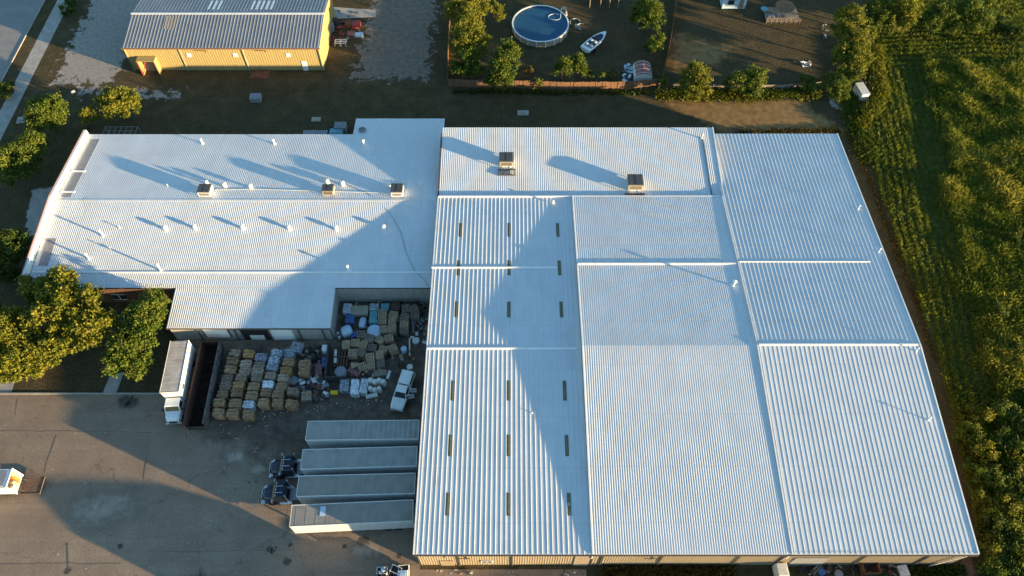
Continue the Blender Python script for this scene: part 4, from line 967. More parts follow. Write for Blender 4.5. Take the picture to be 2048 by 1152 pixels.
def cab_truck(t, body, x0, w2=1.05, glass='glass'):
    """bonneted medium truck cab; x0 is the back of the cab, nose at x0+2.9"""
    m = MB(); m.box(x0,x0+1.75,-w2,w2,.75,1.65); m.frus((x0,x0+1.75,-w2,w2,1.65),(x0+.05,x0+1.25,-w2+.1,w2-.1,2.4)); cab = m.build('cab', body, t, bevel=.05)
    m = MB(); m.pane([(x0+1.75,-w2,1.65),(x0+1.75,w2,1.65),(x0+1.25,w2-.1,2.4),(x0+1.25,-w2+.1,2.4)], .06,.06,.08,.12); m.build('windscreen', M[glass], cab)
    for s in (-1, 1):
        q = [(x0+1.65,s*w2,1.65),(x0+.3,s*w2,1.65),(x0+.3,s*(w2-.1),2.35),(x0+1.2,s*(w2-.1),2.35)]
        m = MB(); m.pane(q if s > 0 else [q[1],q[0],q[3],q[2]], .1,.05,.05,.05); m.build('side_window', M[glass], cab)
        m = MB(); m.box(x0+1.45,x0+1.58,s*(w2+.22)-.12,s*(w2+.22)+.12,1.65,2.05); m.build('mirror', M['black'], cab)
    def sec(x, hw, z1, r): return [(x,-hw,.7),(x,hw,.7),(x,hw,z1-r),(x,hw-r*1.3,z1),(x,-hw+r*1.3,z1),(x,-hw,z1-r)]
    m = MB(); m.loft([sec(x0+1.7,w2,1.62,.12),sec(x0+2.4,w2-.08,1.52,.14),sec(x0+2.95,w2-.28,1.34,.2)]); hood = m.build('hood', body, t, bevel=.04, fix=True)
    m = MB(); m.frus((x0+2.93,x0+3.0,-.6,.6,.8),(x0+2.93,x0+2.97,-.5,.5,1.2)); m.build('grille', M['black'], hood)
    for s in (-1, 1):
        m = MB(); m.box(x0+2.86,x0+2.95,s*.72-.1,s*.72+.1,.95,1.15); m.build('headlight', M['chrome'], hood)
    m = MB(); m.box(x0+2.9,x0+3.1,-w2,w2,.4,.68); m.build('bumper', M['chrome'], t)
    for s in (-1, 1): wheel(t, x0+2.15, s*(w2-.12), .42, .26)

# white box truck by the office extension
A, B, C_ = P(336,683,3.75), P(312,784,3.75), P(365,785,3.75); mid = (B+C_)/2; back = P(359,681,3.75); ang = math.atan2(mid.y-back.y, mid.x-back.x)
bt = thing('box_truck', 'white bonneted box truck with a dusty box roof parked beside the long open container', 'truck', (mid.x, mid.y, 0), ang)
Lb = (mid-back).length
m = MB(); m.box(-Lb,0,-1.25,1.25,1.1,3.7); m.build('cargo_box', M['trailer_white'], bt, bevel=.04)
m = MB(); m.frus((-Lb+.03,-.03,-1.22,1.22,3.69),(-Lb+.15,-.15,-1.1,1.1,3.76)); m.build('roof', M['dusty'] if 'dusty' in M else M['troof_b'], bt)
m = MB()
for s in (-1, 1): m.box(-Lb-.01,.015,s*1.25-.03,s*1.25+.03,3.63,3.79)
m.box(-.03,.025,-1.25,1.25,3.63,3.78); m.build('rail', M['dirty_white'], bt)
m = MB(); m.box(-Lb+.1,.5,-.45,-.3,.65,1.1); m.box(-Lb+.1,.5,.3,.45,.65,1.1); m.build('chassis', M['dark_steel'], bt)
cab_truck(bt, M['white_metal'], .12)
for s in (-1, 1): wheel(bt, -Lb+2.0, s*.85, .45, .26, True)
m = MB(); m.box(-1.6,-.9,-1.262,-1.25,2.6,3.0); m.box(-1.6,-.9,1.25,1.262,2.6,3.0); m.build('decal_panel', M['navy'], bt)

M['lift_brown'] = plain('worn_lift_deck', (.13, .09, .07), .8, .2, var=.5, scale=3, stretch=(.6, 5, 1))
# box truck open at the rear, loaded, left edge
rear = [P(22,937,3.5), P(12,975,3.5)]; rc = (rear[0]+rear[1])/2
lt = thing('box_truck', 'white box truck at the left edge, open and loaded, with its tail lift lowered', 'truck', (rc.x, rc.y, 0), math.pi+R(1.5))
m = MB(); Lb = 6.5
m.box(0.0,Lb,-1.22,-1.16,1.0,3.5); m.box(0,Lb,1.16,1.22,1.0,3.5); m.box(Lb-.06,Lb,-1.16,1.16,1.0,3.5); m.box(0,Lb,-1.16,1.16,.95,1.0); m.box(0,Lb,-1.22,1.22,3.44,3.5); m.build('cargo_box', M['white_metal'], lt)
m = MB()
for i in range(4): m.box(.35+i*1.55,.35+i*1.55+1.25,-1.0,1.0,3.5,3.53)
m.build('roof_panel', M['grey_panel'], lt)
m = MB(); m.box(-.08,.0,-1.26,-1.1,.9,3.55); m.box(-.08,.0,1.1,1.26,.9,3.55); m.box(-.08,0,-1.1,1.1,3.38,3.55); m.build('door_frame', M['dirty_white'], lt)
m = MB(); m.box(-2.6,-.15,-1.1,1.1,.42,.48); m.box(-2.64,-2.6,-1.12,1.12,.38,.54); m.box(-2.6,-.15,-1.12,-1.08,.42,.54); m.box(-2.6,-.15,1.08,1.12,.42,.54); m.build('tail_lift', M['lift_brown'], lt)
m = MB(); m.box(0,Lb+.4,-.45,-.3,.6,.95); m.box(0,Lb+.4,.3,.45,.6,.95); m.bar((-.1,-.7,.9),(-.5,-.7,.45),.1); m.bar((-.1,.7,.9),(-.5,.7,.45),.1); m.build('chassis', M['dark_steel'], lt)
cab_truck(lt, M['white_metal'], Lb+.1)
for s in (-1, 1): wheel(lt, 1.7, s*.85, .45, .26, True)
rw = random.Random(8); cargo = [('orange', 'orange sack in the open rear of the loaded truck', -.55), ('dirty_white','pale bundle at the lower left of the open truck load', .5), ('wood','brown carton in the middle of the open truck load', 0), ('unit_tan','tan carton on the right of the open truck load', -.75), ('white_metal','white carton at the bottom of the open truck load', .85)]
ca_, sa_ = math.cos(math.pi+R(1.5)), math.sin(math.pi+R(1.5))
for i, (mt, lab, y) in enumerate(cargo):
    x = .42; wx, wy = rc.x+x*ca_-y*sa_, rc.y+x*sa_+y*ca_; h0 = 1.0
    m = MB(); m.rbox((0,0), .5, .42, 0, (1.5, .7, 1.1, 1.8, .6)[i], rw.uniform(-.2,.2)); o = tag(m.build('cargo_bundle', M[mt], None, bevel=.08), lab, 'bundle', 'cargo in the open box truck'); o.location = (wx, wy, h0)

def pickup(name, label, loc, ang, topper=True, doors=False, paint='white_metal', L2=5.7):
    """+x forward, origin under the middle"""
    t = thing(name, label, 'pickup truck', (loc[0], loc[1], 0), ang)
    P_ = M[paint]
    def sec(x, hw, z0, z1, r): return [(x,-hw+.06,z0),(x,hw-.06,z0),(x,hw,z0+.2),(x,hw,z1-r),(x,hw-r*1.2,z1),(x,-hw+r*1.2,z1),(x,-hw,z1-r),(x,-hw,z0+.2)]
    h = L2/2
    m = MB(); m.loft([sec(-.55,.96,.42,1.08,.05),sec(.9,.97,.42,1.1,.06),sec(1.5,.97,.42,1.12,.1),sec(2.4,.93,.45,1.05,.14),sec(h-.05,.84,.5,.92,.16),sec(h,.8,.52,.84,.14)]); body = m.build('body', P_, t, fix=True, bevel=.02)
    m = MB(); b0, b1 = (-.6,1.25), (-.45,.75)
    m.frus((-.6,1.28,-.9,.9,1.06),(-.42,.62,-.72,.72,1.72)); cab = m.build('cab', P_, t, bevel=.05)
    m = MB(); m.pane([(1.28,-.9,1.06),(1.28,.9,1.06),(.62,.72,1.72),(.62,-.72,1.72)], .05,.05,.05,.08); m.build('windscreen', M['glass'], cab)
    m = MB(); m.pane([(-.6,.9,1.06),(-.6,-.9,1.06),(-.42,-.72,1.72),(-.42,.72,1.72)], .1,.1,.2,.15); m.build('rear_window', M['glass'], cab)
    for s in (-1, 1):
        q = [(1.2,s*.9,1.06),(-.55,s*.9,1.06),(-.38,s*.72,1.7),(.6,s*.72,1.7)]
        m = MB(); m.pane(q if s > 0 else [q[1],q[0],q[3],q[2]], .1,.1,.08,.1); m.build('side_window', M['glass'], cab)
        m = MB(); m.box(.95,1.1,s*1.06-.1,s*1.06+.1,1.05,1.25); m.build('mirror', M['black'], cab)
        m = MB(); m.box(h-.12,h-.02,s*.62-.14,s*.62+.14,.7,.86); m.build('headlight', M['chrome'], body)
        for x in (-1.75, 1.75): wheel(t, x, s*.84, .38, .26)
    # bed
    m = MB(); m.box(-h,-.62,-.96,-.88,.5,1.1); m.box(-h,-.62,.88,.96,.5,1.1); m.box(-h,-h+.07,-.88,.88,.5,1.08); m.box(-.69,-.62,-.88,.88,.5,1.1); m.box(-h+.07,-.69,-.88,.88,.5,.58); m.build('bed', P_, t)
    if topper:
        m = MB(); m.frus((-h+.04,-.66,-.92,.92,1.1),(-h+.12,-.66,-.8,.8,1.66)); tp = m.build('topper', P_, t, bevel=.05)
        for s in (-1, 1):
            q = [(-.7,s*.92,1.1),(-h+.05,s*.92,1.1),(-h+.13,s*.8,1.66),(-.7,s*.8,1.66)]
            m = MB(); m.pane(q if s > 0 else [q[1],q[0],q[3],q[2]], .1,.1,.2,.2); m.build('side_window', M['glass'], tp)
    m = MB(); m.box(h-.02,h+.1,-.86,.86,.4,.6); m.box(-h-.1,-h,-.86,.86,.42,.58); m.build('bumper', M['chrome'], t)
    if doors:
        for x, a_ in ((.95, 1.15), (-.05, 1.3)):
            m = MB(); dx, dy = -math.cos(a_)*1.0, math.sin(a_)*1.0
            a = Vector((x,.95,.5)); d = Vector((dx,dy,0)).normalized(); n = Vector((-d.y,d.x,0))
            def sl(u0,u1,z0,z1): m.add([tuple(a+d*u+n*k*.04+Vector((0,0,z))) for z in (z0,z1) for u,k in ((u0,-1),(u1,-1),(u1,1),(u0,1))], [(0,3,2,1),(4,5,6,7),(0,1,5,4),(1,2,6,5),(2,3,7,6),(3,0,4,7)])
            sl(0,1.0,0,.55); sl(0,.08,.55,1.1); sl(.92,1.0,.55,1.05); sl(0.0,1.0,1.06,1.14); m.build('open_door', P_, t, fix=True)
    return t
a, b = P(812,757,1.4), P(797,806,1.0); d = b-a
pickup('pickup_truck', 'white pickup with topper and both driver side doors open beside the warehouse wall', ((a.x+b.x)/2, (a.y+b.y)/2+.2), math.atan2(d.y, d.x), True, True)
def cart(label, u, v, ang, roof=False, load=False):
    p = P(u, v, 1.0); t = thing('utility_cart', label, 'utility cart', (p.x, p.y, 0), ang, 'white utility carts parked at the bottom edge')
    m = MB(); m.frus((-1.3,1.3,-.62,.62,.3),(-1.3,1.3,-.64,.64,.62)); m.frus((.35,1.3,-.62,.62,.62),(.4,1.1,-.5,.5,.98)); m.build('body', M['dirty_white'], t, bevel=.05)
    m = MB(); m.box(-1.3,-.35,-.64,-.57,.62,.98); m.box(-1.3,-.35,.57,.64,.62,.98); m.box(-1.3,-1.23,-.57,.57,.62,.98); m.box(-.42,-.35,-.57,.57,.62,1.0); m.build('bed_side', M['dirty_white'], t)
    m = MB(); m.box(-1.22,-.43,-.56,.56,.62,.66); m.build('bed_floor', M['dark_steel'], t)
    for y in (-.28,.28):
        m = MB(); m.box(-.3,.2,y-.24,y+.24,.62,.8); m.box(-.36,-.28,y-.24,y+.24,.8,1.25); m.build('seat', M['black'], t, bevel=.03)
    for x in (-.85,.85):
        for s in (-1,1): wheel(t, x, s*.56, .28, .2)
    if roof:
        m = MB(); m.frus((-.5,.75,-.62,.62,1.78),(-.45,.7,-.57,.57,1.86)); m.box(-.2,.4,-.35,.35,1.86,1.89); m.build('roof', M['pale_blue'], t, bevel=.03)
        m = MB()
        for x in (-.42,.66):
            for y in (-.55,.55): m.bar((x,y,.65),(x,y,1.78),.05)
        m.build('roof_frame', M['black'], t)
    else:
        m = MB(); m.bar((-.4,-.58,.9),(-.4,-.58,1.5),.06); m.bar((-.4,.58,.9),(-.4,.58,1.5),.06); m.bar((-.4,-.58,1.5),(-.4,.58,1.5),.06); m.build('roll_bar', M['dirty_white'], t)
    if load:
        m = MB(); m.rbox((-.95,.15),.5,.5,.66,1.05,.4); m.rbox((-.65,-.25),.35,.4,.66,.95,-.3); m.build('load', M['pale_blue'], t, bevel=.05)
    return t
cart('white utility cart with a loaded bed, leftmost of the three at the bottom edge', 763, 1156, R(-88), load=True)
cart('white utility cart parked askew between two others at the bottom edge', 785, 1153, R(-112))
cart('white utility cart with a pale blue roof, rightmost of three at the bottom edge', 807, 1152, R(-86), roof=True)
# small trailer frame behind the pickup
p = P(812,728,.5); t = thing('utility_trailer', 'bent rusty trailer frame carrying a white drum behind the white pickup', 'trailer', (p.x,p.y,0), R(80))
m = MB(); m.bar((-1.6,-.7,.5),(1.2,-.7,.5),.1); m.bar((-1.6,.7,.5),(1.2,.7,.5),.1); m.bar((-1.6,-.7,.5),(-1.6,.7,.5),.1); m.bar((1.2,-.7,.5),(1.2,.7,.5),.1); m.bar((1.2,-.7,.5),(2.2,0,.5),.08); m.bar((1.2,.7,.5),(2.2,0,.5),.08); m.build('frame', M['rust'], t)
for s in (-1, 1): wheel(t, -.3, s*.85, .33, .2)

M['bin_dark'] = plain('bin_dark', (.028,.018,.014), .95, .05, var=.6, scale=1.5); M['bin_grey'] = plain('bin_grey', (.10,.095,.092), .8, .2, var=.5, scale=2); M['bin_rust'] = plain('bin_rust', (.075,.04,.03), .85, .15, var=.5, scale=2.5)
# long open container
A, B = P(402,684,2.3), P(366,846,2.3); A2, B2 = P(440,684,2.3), P(406,848,2.3); a = (A+A2)/2; b = (B+B2)/2; d = (b-a); Lc = d.length; Wc = 1.3
ct = thing('open_container', 'long rusty open topped container with a dark empty inside beside the white box truck', 'container', (a.x,a.y,0), math.atan2(d.y,d.x))
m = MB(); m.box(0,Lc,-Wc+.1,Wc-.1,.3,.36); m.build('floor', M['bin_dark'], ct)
m = MB(); m.box(0,Lc,Wc-.07,Wc,.3,2.2); m.build('side', M['bin_grey'], ct)['label'] = 'grey side of the container'
m = MB(); m.box(0,Lc,-Wc,-Wc+.07,.3,2.2); m.build('side', M['bin_rust'], ct)['label'] = 'red rusty side of the container'
for s, mt in ((1, 'bin_grey'), (-1, 'bin_rust')):
    m = MB(); m.box(-.02,Lc+.02,s*(Wc-.04)-.1,s*(Wc-.04)+.1,2.2,2.36); m.build('top_rail', M[mt], ct)
    m = MB()
    for i in range(14): x = .3+i*(Lc-.6)/13; m.box(x-.05,x+.05,s*(Wc+.05)-.05,s*(Wc+.05)+.05,.35,2.2)
    m.build('rib', M[mt], ct)
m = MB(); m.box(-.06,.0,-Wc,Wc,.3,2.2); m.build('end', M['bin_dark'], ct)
m = MB(); m.box(Lc,Lc+.06,-Wc,Wc,.3,1.3); m.build('tailgate', M['dark_steel'], ct)
m = MB(); m.bar((Lc,-Wc-.05,1.6),(Lc+1.1,-Wc-.1,.2),.1); m.build('brace', M['red'], ct)
for s in (-1, 1):
    m = MB(); m.box(.2,Lc-.2,s*.6-.1,s*.6+.1,0,.3); m.build('skid', M['dark_steel'], ct)

# ================================================================ the scrap yard
def U(x, y): return 400+x/3.84, 560+y/3.84           # close-up survey of the yard
def bale_mesh(seed, w_=1.6, d_=1.1, h=1.55):
    bm = bmesh.new(); rng = random.Random(seed)
    bmesh.ops.create_cube(bm, size=1); bmesh.ops.subdivide_edges(bm, edges=bm.edges, cuts=7, use_grid_fill=True)
    for v in bm.verts:
        p = v.co; n = noise.noise_vector(Vector((p.x*3+seed*7, p.y*5, p.z*3)))
        lay = noise.noise(Vector((seed, p.y*14, p.z*4)))
        k = .5-max(abs(p.x), abs(p.y))
        sx = 1-.12*max(0, abs(p.y)*2-.6)*max(0, abs(p.x)*2-.6)
        v.co = Vector((p.x*w_*sx+n.x*.16+lay*.07*abs(p.x), p.y*d_*sx+n.y*.11, (p.z+.5)*h+n.z*.08*(p.z+.5)+lay*.06*(p.z > .3)))
        if p.z < -.49: v.co.z = 0
    bm.normal_update(); fs = list(bm.faces)
    for _ in range(150):
        f = rng.choice(fs)
        if f.normal.z < -.5: continue
        c = f.calc_center_median(); n = (f.normal+Vector((rng.uniform(-.7,.7), rng.uniform(-.7,.7), rng.uniform(-.3,.7)))).normalized()
        t = n.orthogonal().normalized(); b = n.cross(t); a, l = rng.uniform(.04,.16), rng.uniform(.05,.22); c = c+n*rng.uniform(0,.06)
        bm.faces.new([bm.verts.new(c-t*a), bm.verts.new(c+t*a), bm.verts.new(c+t*a*.8+b*l), bm.verts.new(c-t*a*.7+b*l*.8)])
    for x in (-.28, .0, .28):
        for z0, z1, y0, y1 in ((h*.995, h*1.02, -d_*.5, d_*.5), (.02, h, -d_*.54, -d_*.52)):
            vs = [bm.verts.new((x*w_+sx_*.02, y, z)) for sx_ in (-1, 1) for y in (y0, y1) for z in (z0, z1)]
            for q in ((0,1,3,2), (4,6,7,5), (0,4,5,1), (2,3,7,6), (1,5,7,3)): bm.faces.new([vs[k] for k in q])
    me = bpy.data.meshes.new('bale'); bm.to_mesh(me); bm.free(); return me
def bale_mat(name, c1, c2, fleck, amt=.3):
    k = N(name); oi = k.n('ObjectInfo')
    f = k.noise(1.3, 5, .75, stretch=(.8, 7, 3)); g = k.noise(4, 4, .7, stretch=(.8, 5, 4)); col = k.ramp(f, [(.40, tuple(x*.2 for x in c1)), (.49, c1), (.66, c2)])
    va = k.n('VectorMath'); va.operation = 'ADD'; k.L(k.src, va.inputs[0])
    cb = k.n('CombineXYZ'); mu = k.n('Math'); mu.operation = 'MULTIPLY'; mu.inputs[1].default_value = 37; k.L(oi.outputs['Random'], mu.inputs[0])
    for i in range(3): k.L(mu.outputs[0], cb.inputs[i])
    k.L(cb.outputs[0], va.inputs[1]); fl = k.n('TexNoise'); fl.inputs['Scale'].default_value = 3.2; fl.inputs['Detail'].default_value = 4; fl.inputs['Roughness'].default_value = .75; k.L(va.outputs[0], fl.inputs['Vector'])
    col = k.mix(k.ramp(fl.outputs['Fac'], [(.66-amt*.3, 0.0), (.74-amt*.2, 1.0)]), col, fleck)
    hv = k.n('HueSaturation'); mr = k.n('MapRange'); mr.inputs['To Min'].default_value = .72; mr.inputs['To Max'].default_value = 1.2; k.L(oi.outputs['Random'], mr.inputs['Value']); k.L(mr.outputs[0], hv.inputs['Value']); k.L(col, hv.inputs['Color'])
    k.bump(k.mix(.5, f, g), .8, .08)
    return k.out(hv.outputs['Color'], .85, .15)
BM = {'card': bale_mat('baled_cardboard', (.36,.22,.12), (.47,.30,.175), (.52,.44,.35), .25), 'grey': bale_mat('baled_mixed_paper', (.33,.235,.16), (.44,.33,.24), (.58,.55,.5), .35),
      'tan': bale_mat('baled_kraft', (.40,.235,.095), (.50,.31,.135), (.47,.37,.24)), 'blue': bale_mat('baled_blue_film', (.14,.19,.28), (.33,.37,.41), (.55,.57,.58), .8),
      'white': bale_mat('baled_white_film', (.42,.46,.5), (.62,.66,.68), (.7,.73,.75), .8), 'purple': bale_mat('baled_purple_film', (.17,.16,.22), (.28,.27,.31), (.42,.42,.5), .6)}
bmesh_set = [bale_mesh(i) for i in range(5)]
cols = [[(265,560,'grey'),(248,622,'card'),(228,685,'card'),(207,747,'grey'),(195,808,'grey'),(168,870,'card'),(150,940,'card'),(137,1010,'card')],
        [(375,566,'tan'),(352,640,'grey'),(338,693,'grey'),(312,748,'grey'),(288,803,'tan'),(277,868,'card'),(268,945,'card'),(246,1015,'card')],
        [(466,590,'purple'),(454,652,'grey'),(442,697,'grey'),(433,748,'grey'),(410,815,'card'),(392,882,'card'),(370,948,'white'),(366,1022,'card')],
        [(583,555,'blue'),(562,610,'blue'),(552,660,'blue'),(540,732,'grey'),(520,797,'white'),(500,862,'card'),(486,937,'card')],
        [(676,628,'card'),(657,687,'tan'),(636,748,'grey'),(620,812,'card'),(597,872,'card'),(592,938,'card')],
        [(795,636,'card'),(797,700,'card'),(712,852,'grey'),(696,947,'card')]]
rown = ['leftmost', 'second from left', 'third from left', 'fourth from left', 'fifth from left', 'rightmost']
num = ['front', 'second', 'third', 'fourth', 'fifth', 'sixth', 'seventh', 'backmost']
cdesc = {'card': 'brown cardboard', 'grey': 'grey-brown mixed paper', 'tan': 'golden brown kraft', 'blue': 'pale blue film', 'white': 'whitish film', 'purple': 'purplish blue film'}
rb = random.Random(3); first = {}
for ci, col in enumerate(cols):
    for ri, (x, y, kd) in enumerate(reversed(col)):
        q = P(*U(x, y), 1.55); me = bmesh_set[(ci*3+ri) % 5]
        if (kd, me.name) not in first:
            mm = me.copy(); mm.materials.append(BM[kd]); first[(kd, me.name)] = mm
        o = bpy.data.objects.new('paper_bale' if kd in ('card','grey','tan') else 'film_bale', first[(kd, me.name)]); COL.objects.link(o)
        o.location = (q.x+rb.uniform(-.05,.05), q.y, 0); o.rotation_euler = (0,0,rb.uniform(-.10,.10)+(.0 if ri else rb.uniform(-.05,.05))); o.scale = (rb.uniform(.84,.94), rb.uniform(.92,1.02), rb.uniform(.86,1.1))
        pos = 'at the front' if ri == 0 else ('at the back' if ri == len(col)-1 else num[ri]+' from the front')
        tag(o, f'{cdesc[kd]} bale, {pos} of the {rown[ci]} bale row', 'bale', 'bales standing in rows in the yard')
m_ = bale_mesh(11, 1.7, 1.5, 1.2)
def lump(name, x, y, z, sc, rot, mt, label, cat, mesh=None, scrap=True):
    q = P(*(U(x, y) if scrap else (x, y)), z); me = (mesh or m_).copy(); me.materials.clear(); me.materials.append(mt if not isinstance(mt, str) else BM.get(mt) or M[mt])
    o = bpy.data.objects.new(name, me); COL.objects.link(o); o.location = (q.x, q.y, 0); o.rotation_euler = (0,0,rot); o.scale = sc
    return tag(o, label, cat)
lump('film_bundle', 684, 560, .8, (.8,.9,.7), .3, 'blue', 'blue plastic film bundle below the farther blue one behind the bale rows', 'bundle')
lump('film_bundle', 742, 515, .8, (.95,1.0,.75), -.2, 'blue', 'blue plastic film bundle furthest back behind the bale rows', 'bundle')
lump('film_bundle', 1108, 808, 1.0, (.72,1.15,.9), .1, 'blue', 'blue film heap at the left end of the white bottle bales', 'bundle')
lump('bottle_bale', 1188, 820, 1.1, (.65,1.45,.95), .05, 'white', 'pale bale of bottles beside the blue film heap', 'bale')
lump('bottle_bale', 1258, 815, 1.1, (.62,1.4,1.0), -.05, 'white', 'pale speckled bale in the middle of the bottle bales', 'bale')
lump('tarp_heap', 1150, 297, .7, (.75,1.0,.65), .1, M['blue_plastic'], 'dark blue tarp covered heap by the yard corner wall', 'bundle')
lump('film_bundle', 1132, 218, .9, (.72,1.0,.85), .0, 'white', 'white bag stack in the back corner of the yard', 'bag stack')
lump('film_bundle', 1337, 208, .9, (.75,.7,.85), .0, 'blue', 'blue and white bag stack along the yard back wall', 'bag stack')
lump('film_bundle', 1332, 285, .8, (.68,1.3,.75), .05, M['teal'], 'greenish plastic stack between the oval tank and pallets', 'bag stack')
lump('film_bundle', 1180, 418, .5, (.55,.6,.45), .4, M['blue_plastic'], 'small bright blue bundle between tank and slatted pallets', 'bundle')
lump('scrap_carton', 955, 640, .5, (.35,.8,.6), .1, M['blue_plastic'], 'blue bundle leaning along the dark partition wall', 'bundle')
lump('scrap_carton', 912, 690, .5, (.55,1.1,.6), .1, M['red_roof'], 'reddish scrap heap right of the rightmost bales', 'scrap heap')
lump('scrap_carton', 815, 890, .5, (.8,.9,.5), .2, 'grey', 'flattened grey carton heap at the end of the bale rows', 'scrap heap')
lump('scrap_carton', 1385, 715, .5, (1.0,.6,.5), .2, M['grey_wood'], 'broken timber heap in front of the pallets', 'scrap heap')
lump('scrap_carton', 1180, 705, .4, (1.1,.5,.4), -.5, M['red_roof'], 'brown scrap boards left of the tilted front pallet stack', 'scrap heap')
for i in range(7):
    x, y = 1312+(i % 4)*33, 778+(i//4)*62+(i % 2)*10
    q = P(*U(x, y), .7); m = MB(); rr = .40-.012*i
    m.lathe((0,0,0), [(rr*.9,0),(rr,.12),(rr,1.2),(rr*.8,1.38),(rr*.3,1.45),(.05,1.47)], 14); o = m.build('plastic_tank', M['dirty_white'], None, smooth=False); o.location = (q.x, q.y, 0); o.scale = (1,1.0,.9)
    tag(o, 'upright white plastic drum in the cluster beside the pale bottle bales', 'drum', 'white drums clustered by the bottle bales')
def cyl(name, p, q, r, mt, label, cat, n=14):
    m = MB(); m.tube([p, q], r, n); return tag(m.build(name, M[mt], None, smooth=False), label, cat)
a, b = P(*U(1275, 897), .35), P(*U(1365, 880), .35); cyl('film_roll', a, b, .33, 'dirty_white', 'white roll lying on the ground before the bottle bales', 'roll')
a, b = P(*U(1610, 450), .2), P(*U(1611, 580), .2); cyl('pipe', a, b, .13, 'dirty_white', 'long white pipe lying on the ground behind the white pickup', 'pipe')
a, b = P(*U(1634, 312), .3), P(*U(1640, 405), .3); cyl('pipe', a, b, .16, 'grey_panel', 'grey pipe on the ground near the warehouse wall', 'pipe')
a, b = P(*U(1440, 760), .3), P(*U(1458, 700), .3); cyl('film_roll', a, b, .24, 'dirty_white', 'short white roll lying between pallets and pickup', 'roll')
a, b = P(*U(1043, 540), .5), P(*U(1040, 640), .5); cyl('film_roll', a, b, .28, 'dirty_white', 'long pale roll lying beside the dark partition', 'roll')
def drum(x, y, r, h, mt, label):
    q = P(*U(x, y), h); m = MB(); m.lathe((0,0,0), [(r,0),(r,h*.33),(r*1.04,h*.35),(r,h*.37),(r,h*.65),(r*1.04,h*.67),(r,h*.69),(r,h),(r*.92,h),(r*.92,h-.03),(.02,h-.03)], 18)
    o = m.build('drum', M[mt], None); o.location = (q.x, q.y, 0); return tag(o, label, 'drum')
drum(1564,525,.42,.95,'pale_blue','pale blue barrel standing alone left of the long white pipe'); drum(1657,462,.5,.4,'dirty_white','low white tub by the warehouse wall')
drum(1610,665,.42,.8,'dirty_white','white drum standing on the rusty trailer frame'); drum(1078,700,.8,.9,'grey_panel','grey round tank behind the dark panel wall')
drum(718,768,.62,.5,'grey_panel','grey round lid on scrap beside the bale rows'); drum(1336,388,1.0,1.0,'pale_blue','broad blue-grey round tank behind the slatted pallets')
drum(1552,606,.2,.3,'dirty_white','small white bucket left of the long pipe end'); drum(1636,603,.2,.3,'unit_tan','small tan bucket right of the long pipe end'); drum(951,602,.28,.9,'blue_plastic','blue barrel by the dark partition')
a, b = P(*U(1005,865),.35), P(*U(1062,865),.35); cyl('drum', a, b, .33, 'yellow', 'yellow drum lying on its side by the blue film heap', 'drum')
def tank(x, y, sx, sy, h, rot, label, mt='pale_blue'):
    q = P(*U(x, y), h); m = MB(); secs = []
    for z, k in ((0,.86),(.12,1),(h*.7,1),(h*.92,.86),(h,.6)):
        secs.append([(sx/2*k*math.copysign(abs(math.cos(t))**.55, math.cos(t)), sy/2*k*math.copysign(abs(math.sin(t))**.55, math.sin(t)), z) for t in [2*math.pi*i/20 for i in range(20)]])
    m.loft(secs); o = m.build('plastic_tank', M[mt], None, smooth=True); o.location = (q.x, q.y, 0); o.rotation_euler = (0,0,rot); return tag(o, label, 'tank')
tank(1245,318,.95,1.75,.9,-.1,'oval pale blue plastic tank lying beside the blue tarp heap'); tank(1120,375,1.6,1.5,1.4,.5,'large pale plastic tank against the yard corner wall')
m = MB(); q = P(*U(1228,228),.9); m.rbox((q.x,q.y),2.4,1.5,0,.9,0); tag(m.build('carton_stack', M['unit_tan'], None, bevel=.04), 'flat topped grey-brown carton stack by the yard back wall', 'carton stack')
m = MB(); q = P(*U(1420,205),.9); m.rbox((q.x,q.y),1.2,1.2,0,.9,0); m.rbox((q.x,q.y),.5,.5,.9,.98,.3); tag(m.build('plastic_crate', M['teal'], None, bevel=.04), 'teal plastic crate by the yard back wall', 'crate')
m = MB(); q = P(*U(1500,203),1.2); m.rbox((q.x,q.y),1.35,1.3,0,1.2,0); tag(m.build('carton_stack', M['brick'], None, bevel=.03), 'dark brown box behind the right pallet columns', 'box')
m = MB(); q = P(*U(958,520),1.2); m.rbox((q.x,q.y),.75,.9,0,1.25,.05); m.rbox((q.x,q.y-.1),.3,.2,1.25,1.28,0); tag(m.build('metal_cabinet', M['white_metal'], None, bevel=.04), 'white metal cabinet at the dark corner of the yard', 'cabinet')
# partitions
a, b = P(*U(985,478),1.6), P(*U(960,735),1.6); m = MB(); m.bar((a.x,a.y,.8),(b.x,b.y,.8),.2,1.6); 
for i in range(7): p = a.lerp(b, (i+.5)/7); m.box(p.x+.08,p.x+.16,p.y-.06,p.y+.06,0,1.65)
tag(m.build('partition_wall', M['dark_steel'], None), 'dark steel partition between the bales and the pallets', 'wall')
a, b = P(*U(958,745),1.5), P(*U(1108,742),1.5); m = MB(); m.bar((a.x,a.y,.75),(b.x,b.y,.75),.18,1.5)
for i in range(5): p = a.lerp(b, (i+.5)/5); m.box(p.x-.06,p.x+.06,p.y-.15,p.y-.08,0,1.5)
tag(m.build('panel_wall', M['dark_steel'], None), 'grey panel wall standing behind the blue film heap', 'wall')
# low racks of dark scrap beside the partition
m = MB(); q = P(*U(1085,590),.8)
for i in range(5): m.box(q.x-.9+i*.4,q.x-.65+i*.4,q.y-1.5,q.y+1.2,0,.7+.1*(i % 2))
m.box(q.x-1,q.x+1,q.y-.1,q.y+.1,.75,.85); tag(m.build('scrap_rack', M['brick'], None), 'rack of dark brown bars left of the pallet heap', 'rack')

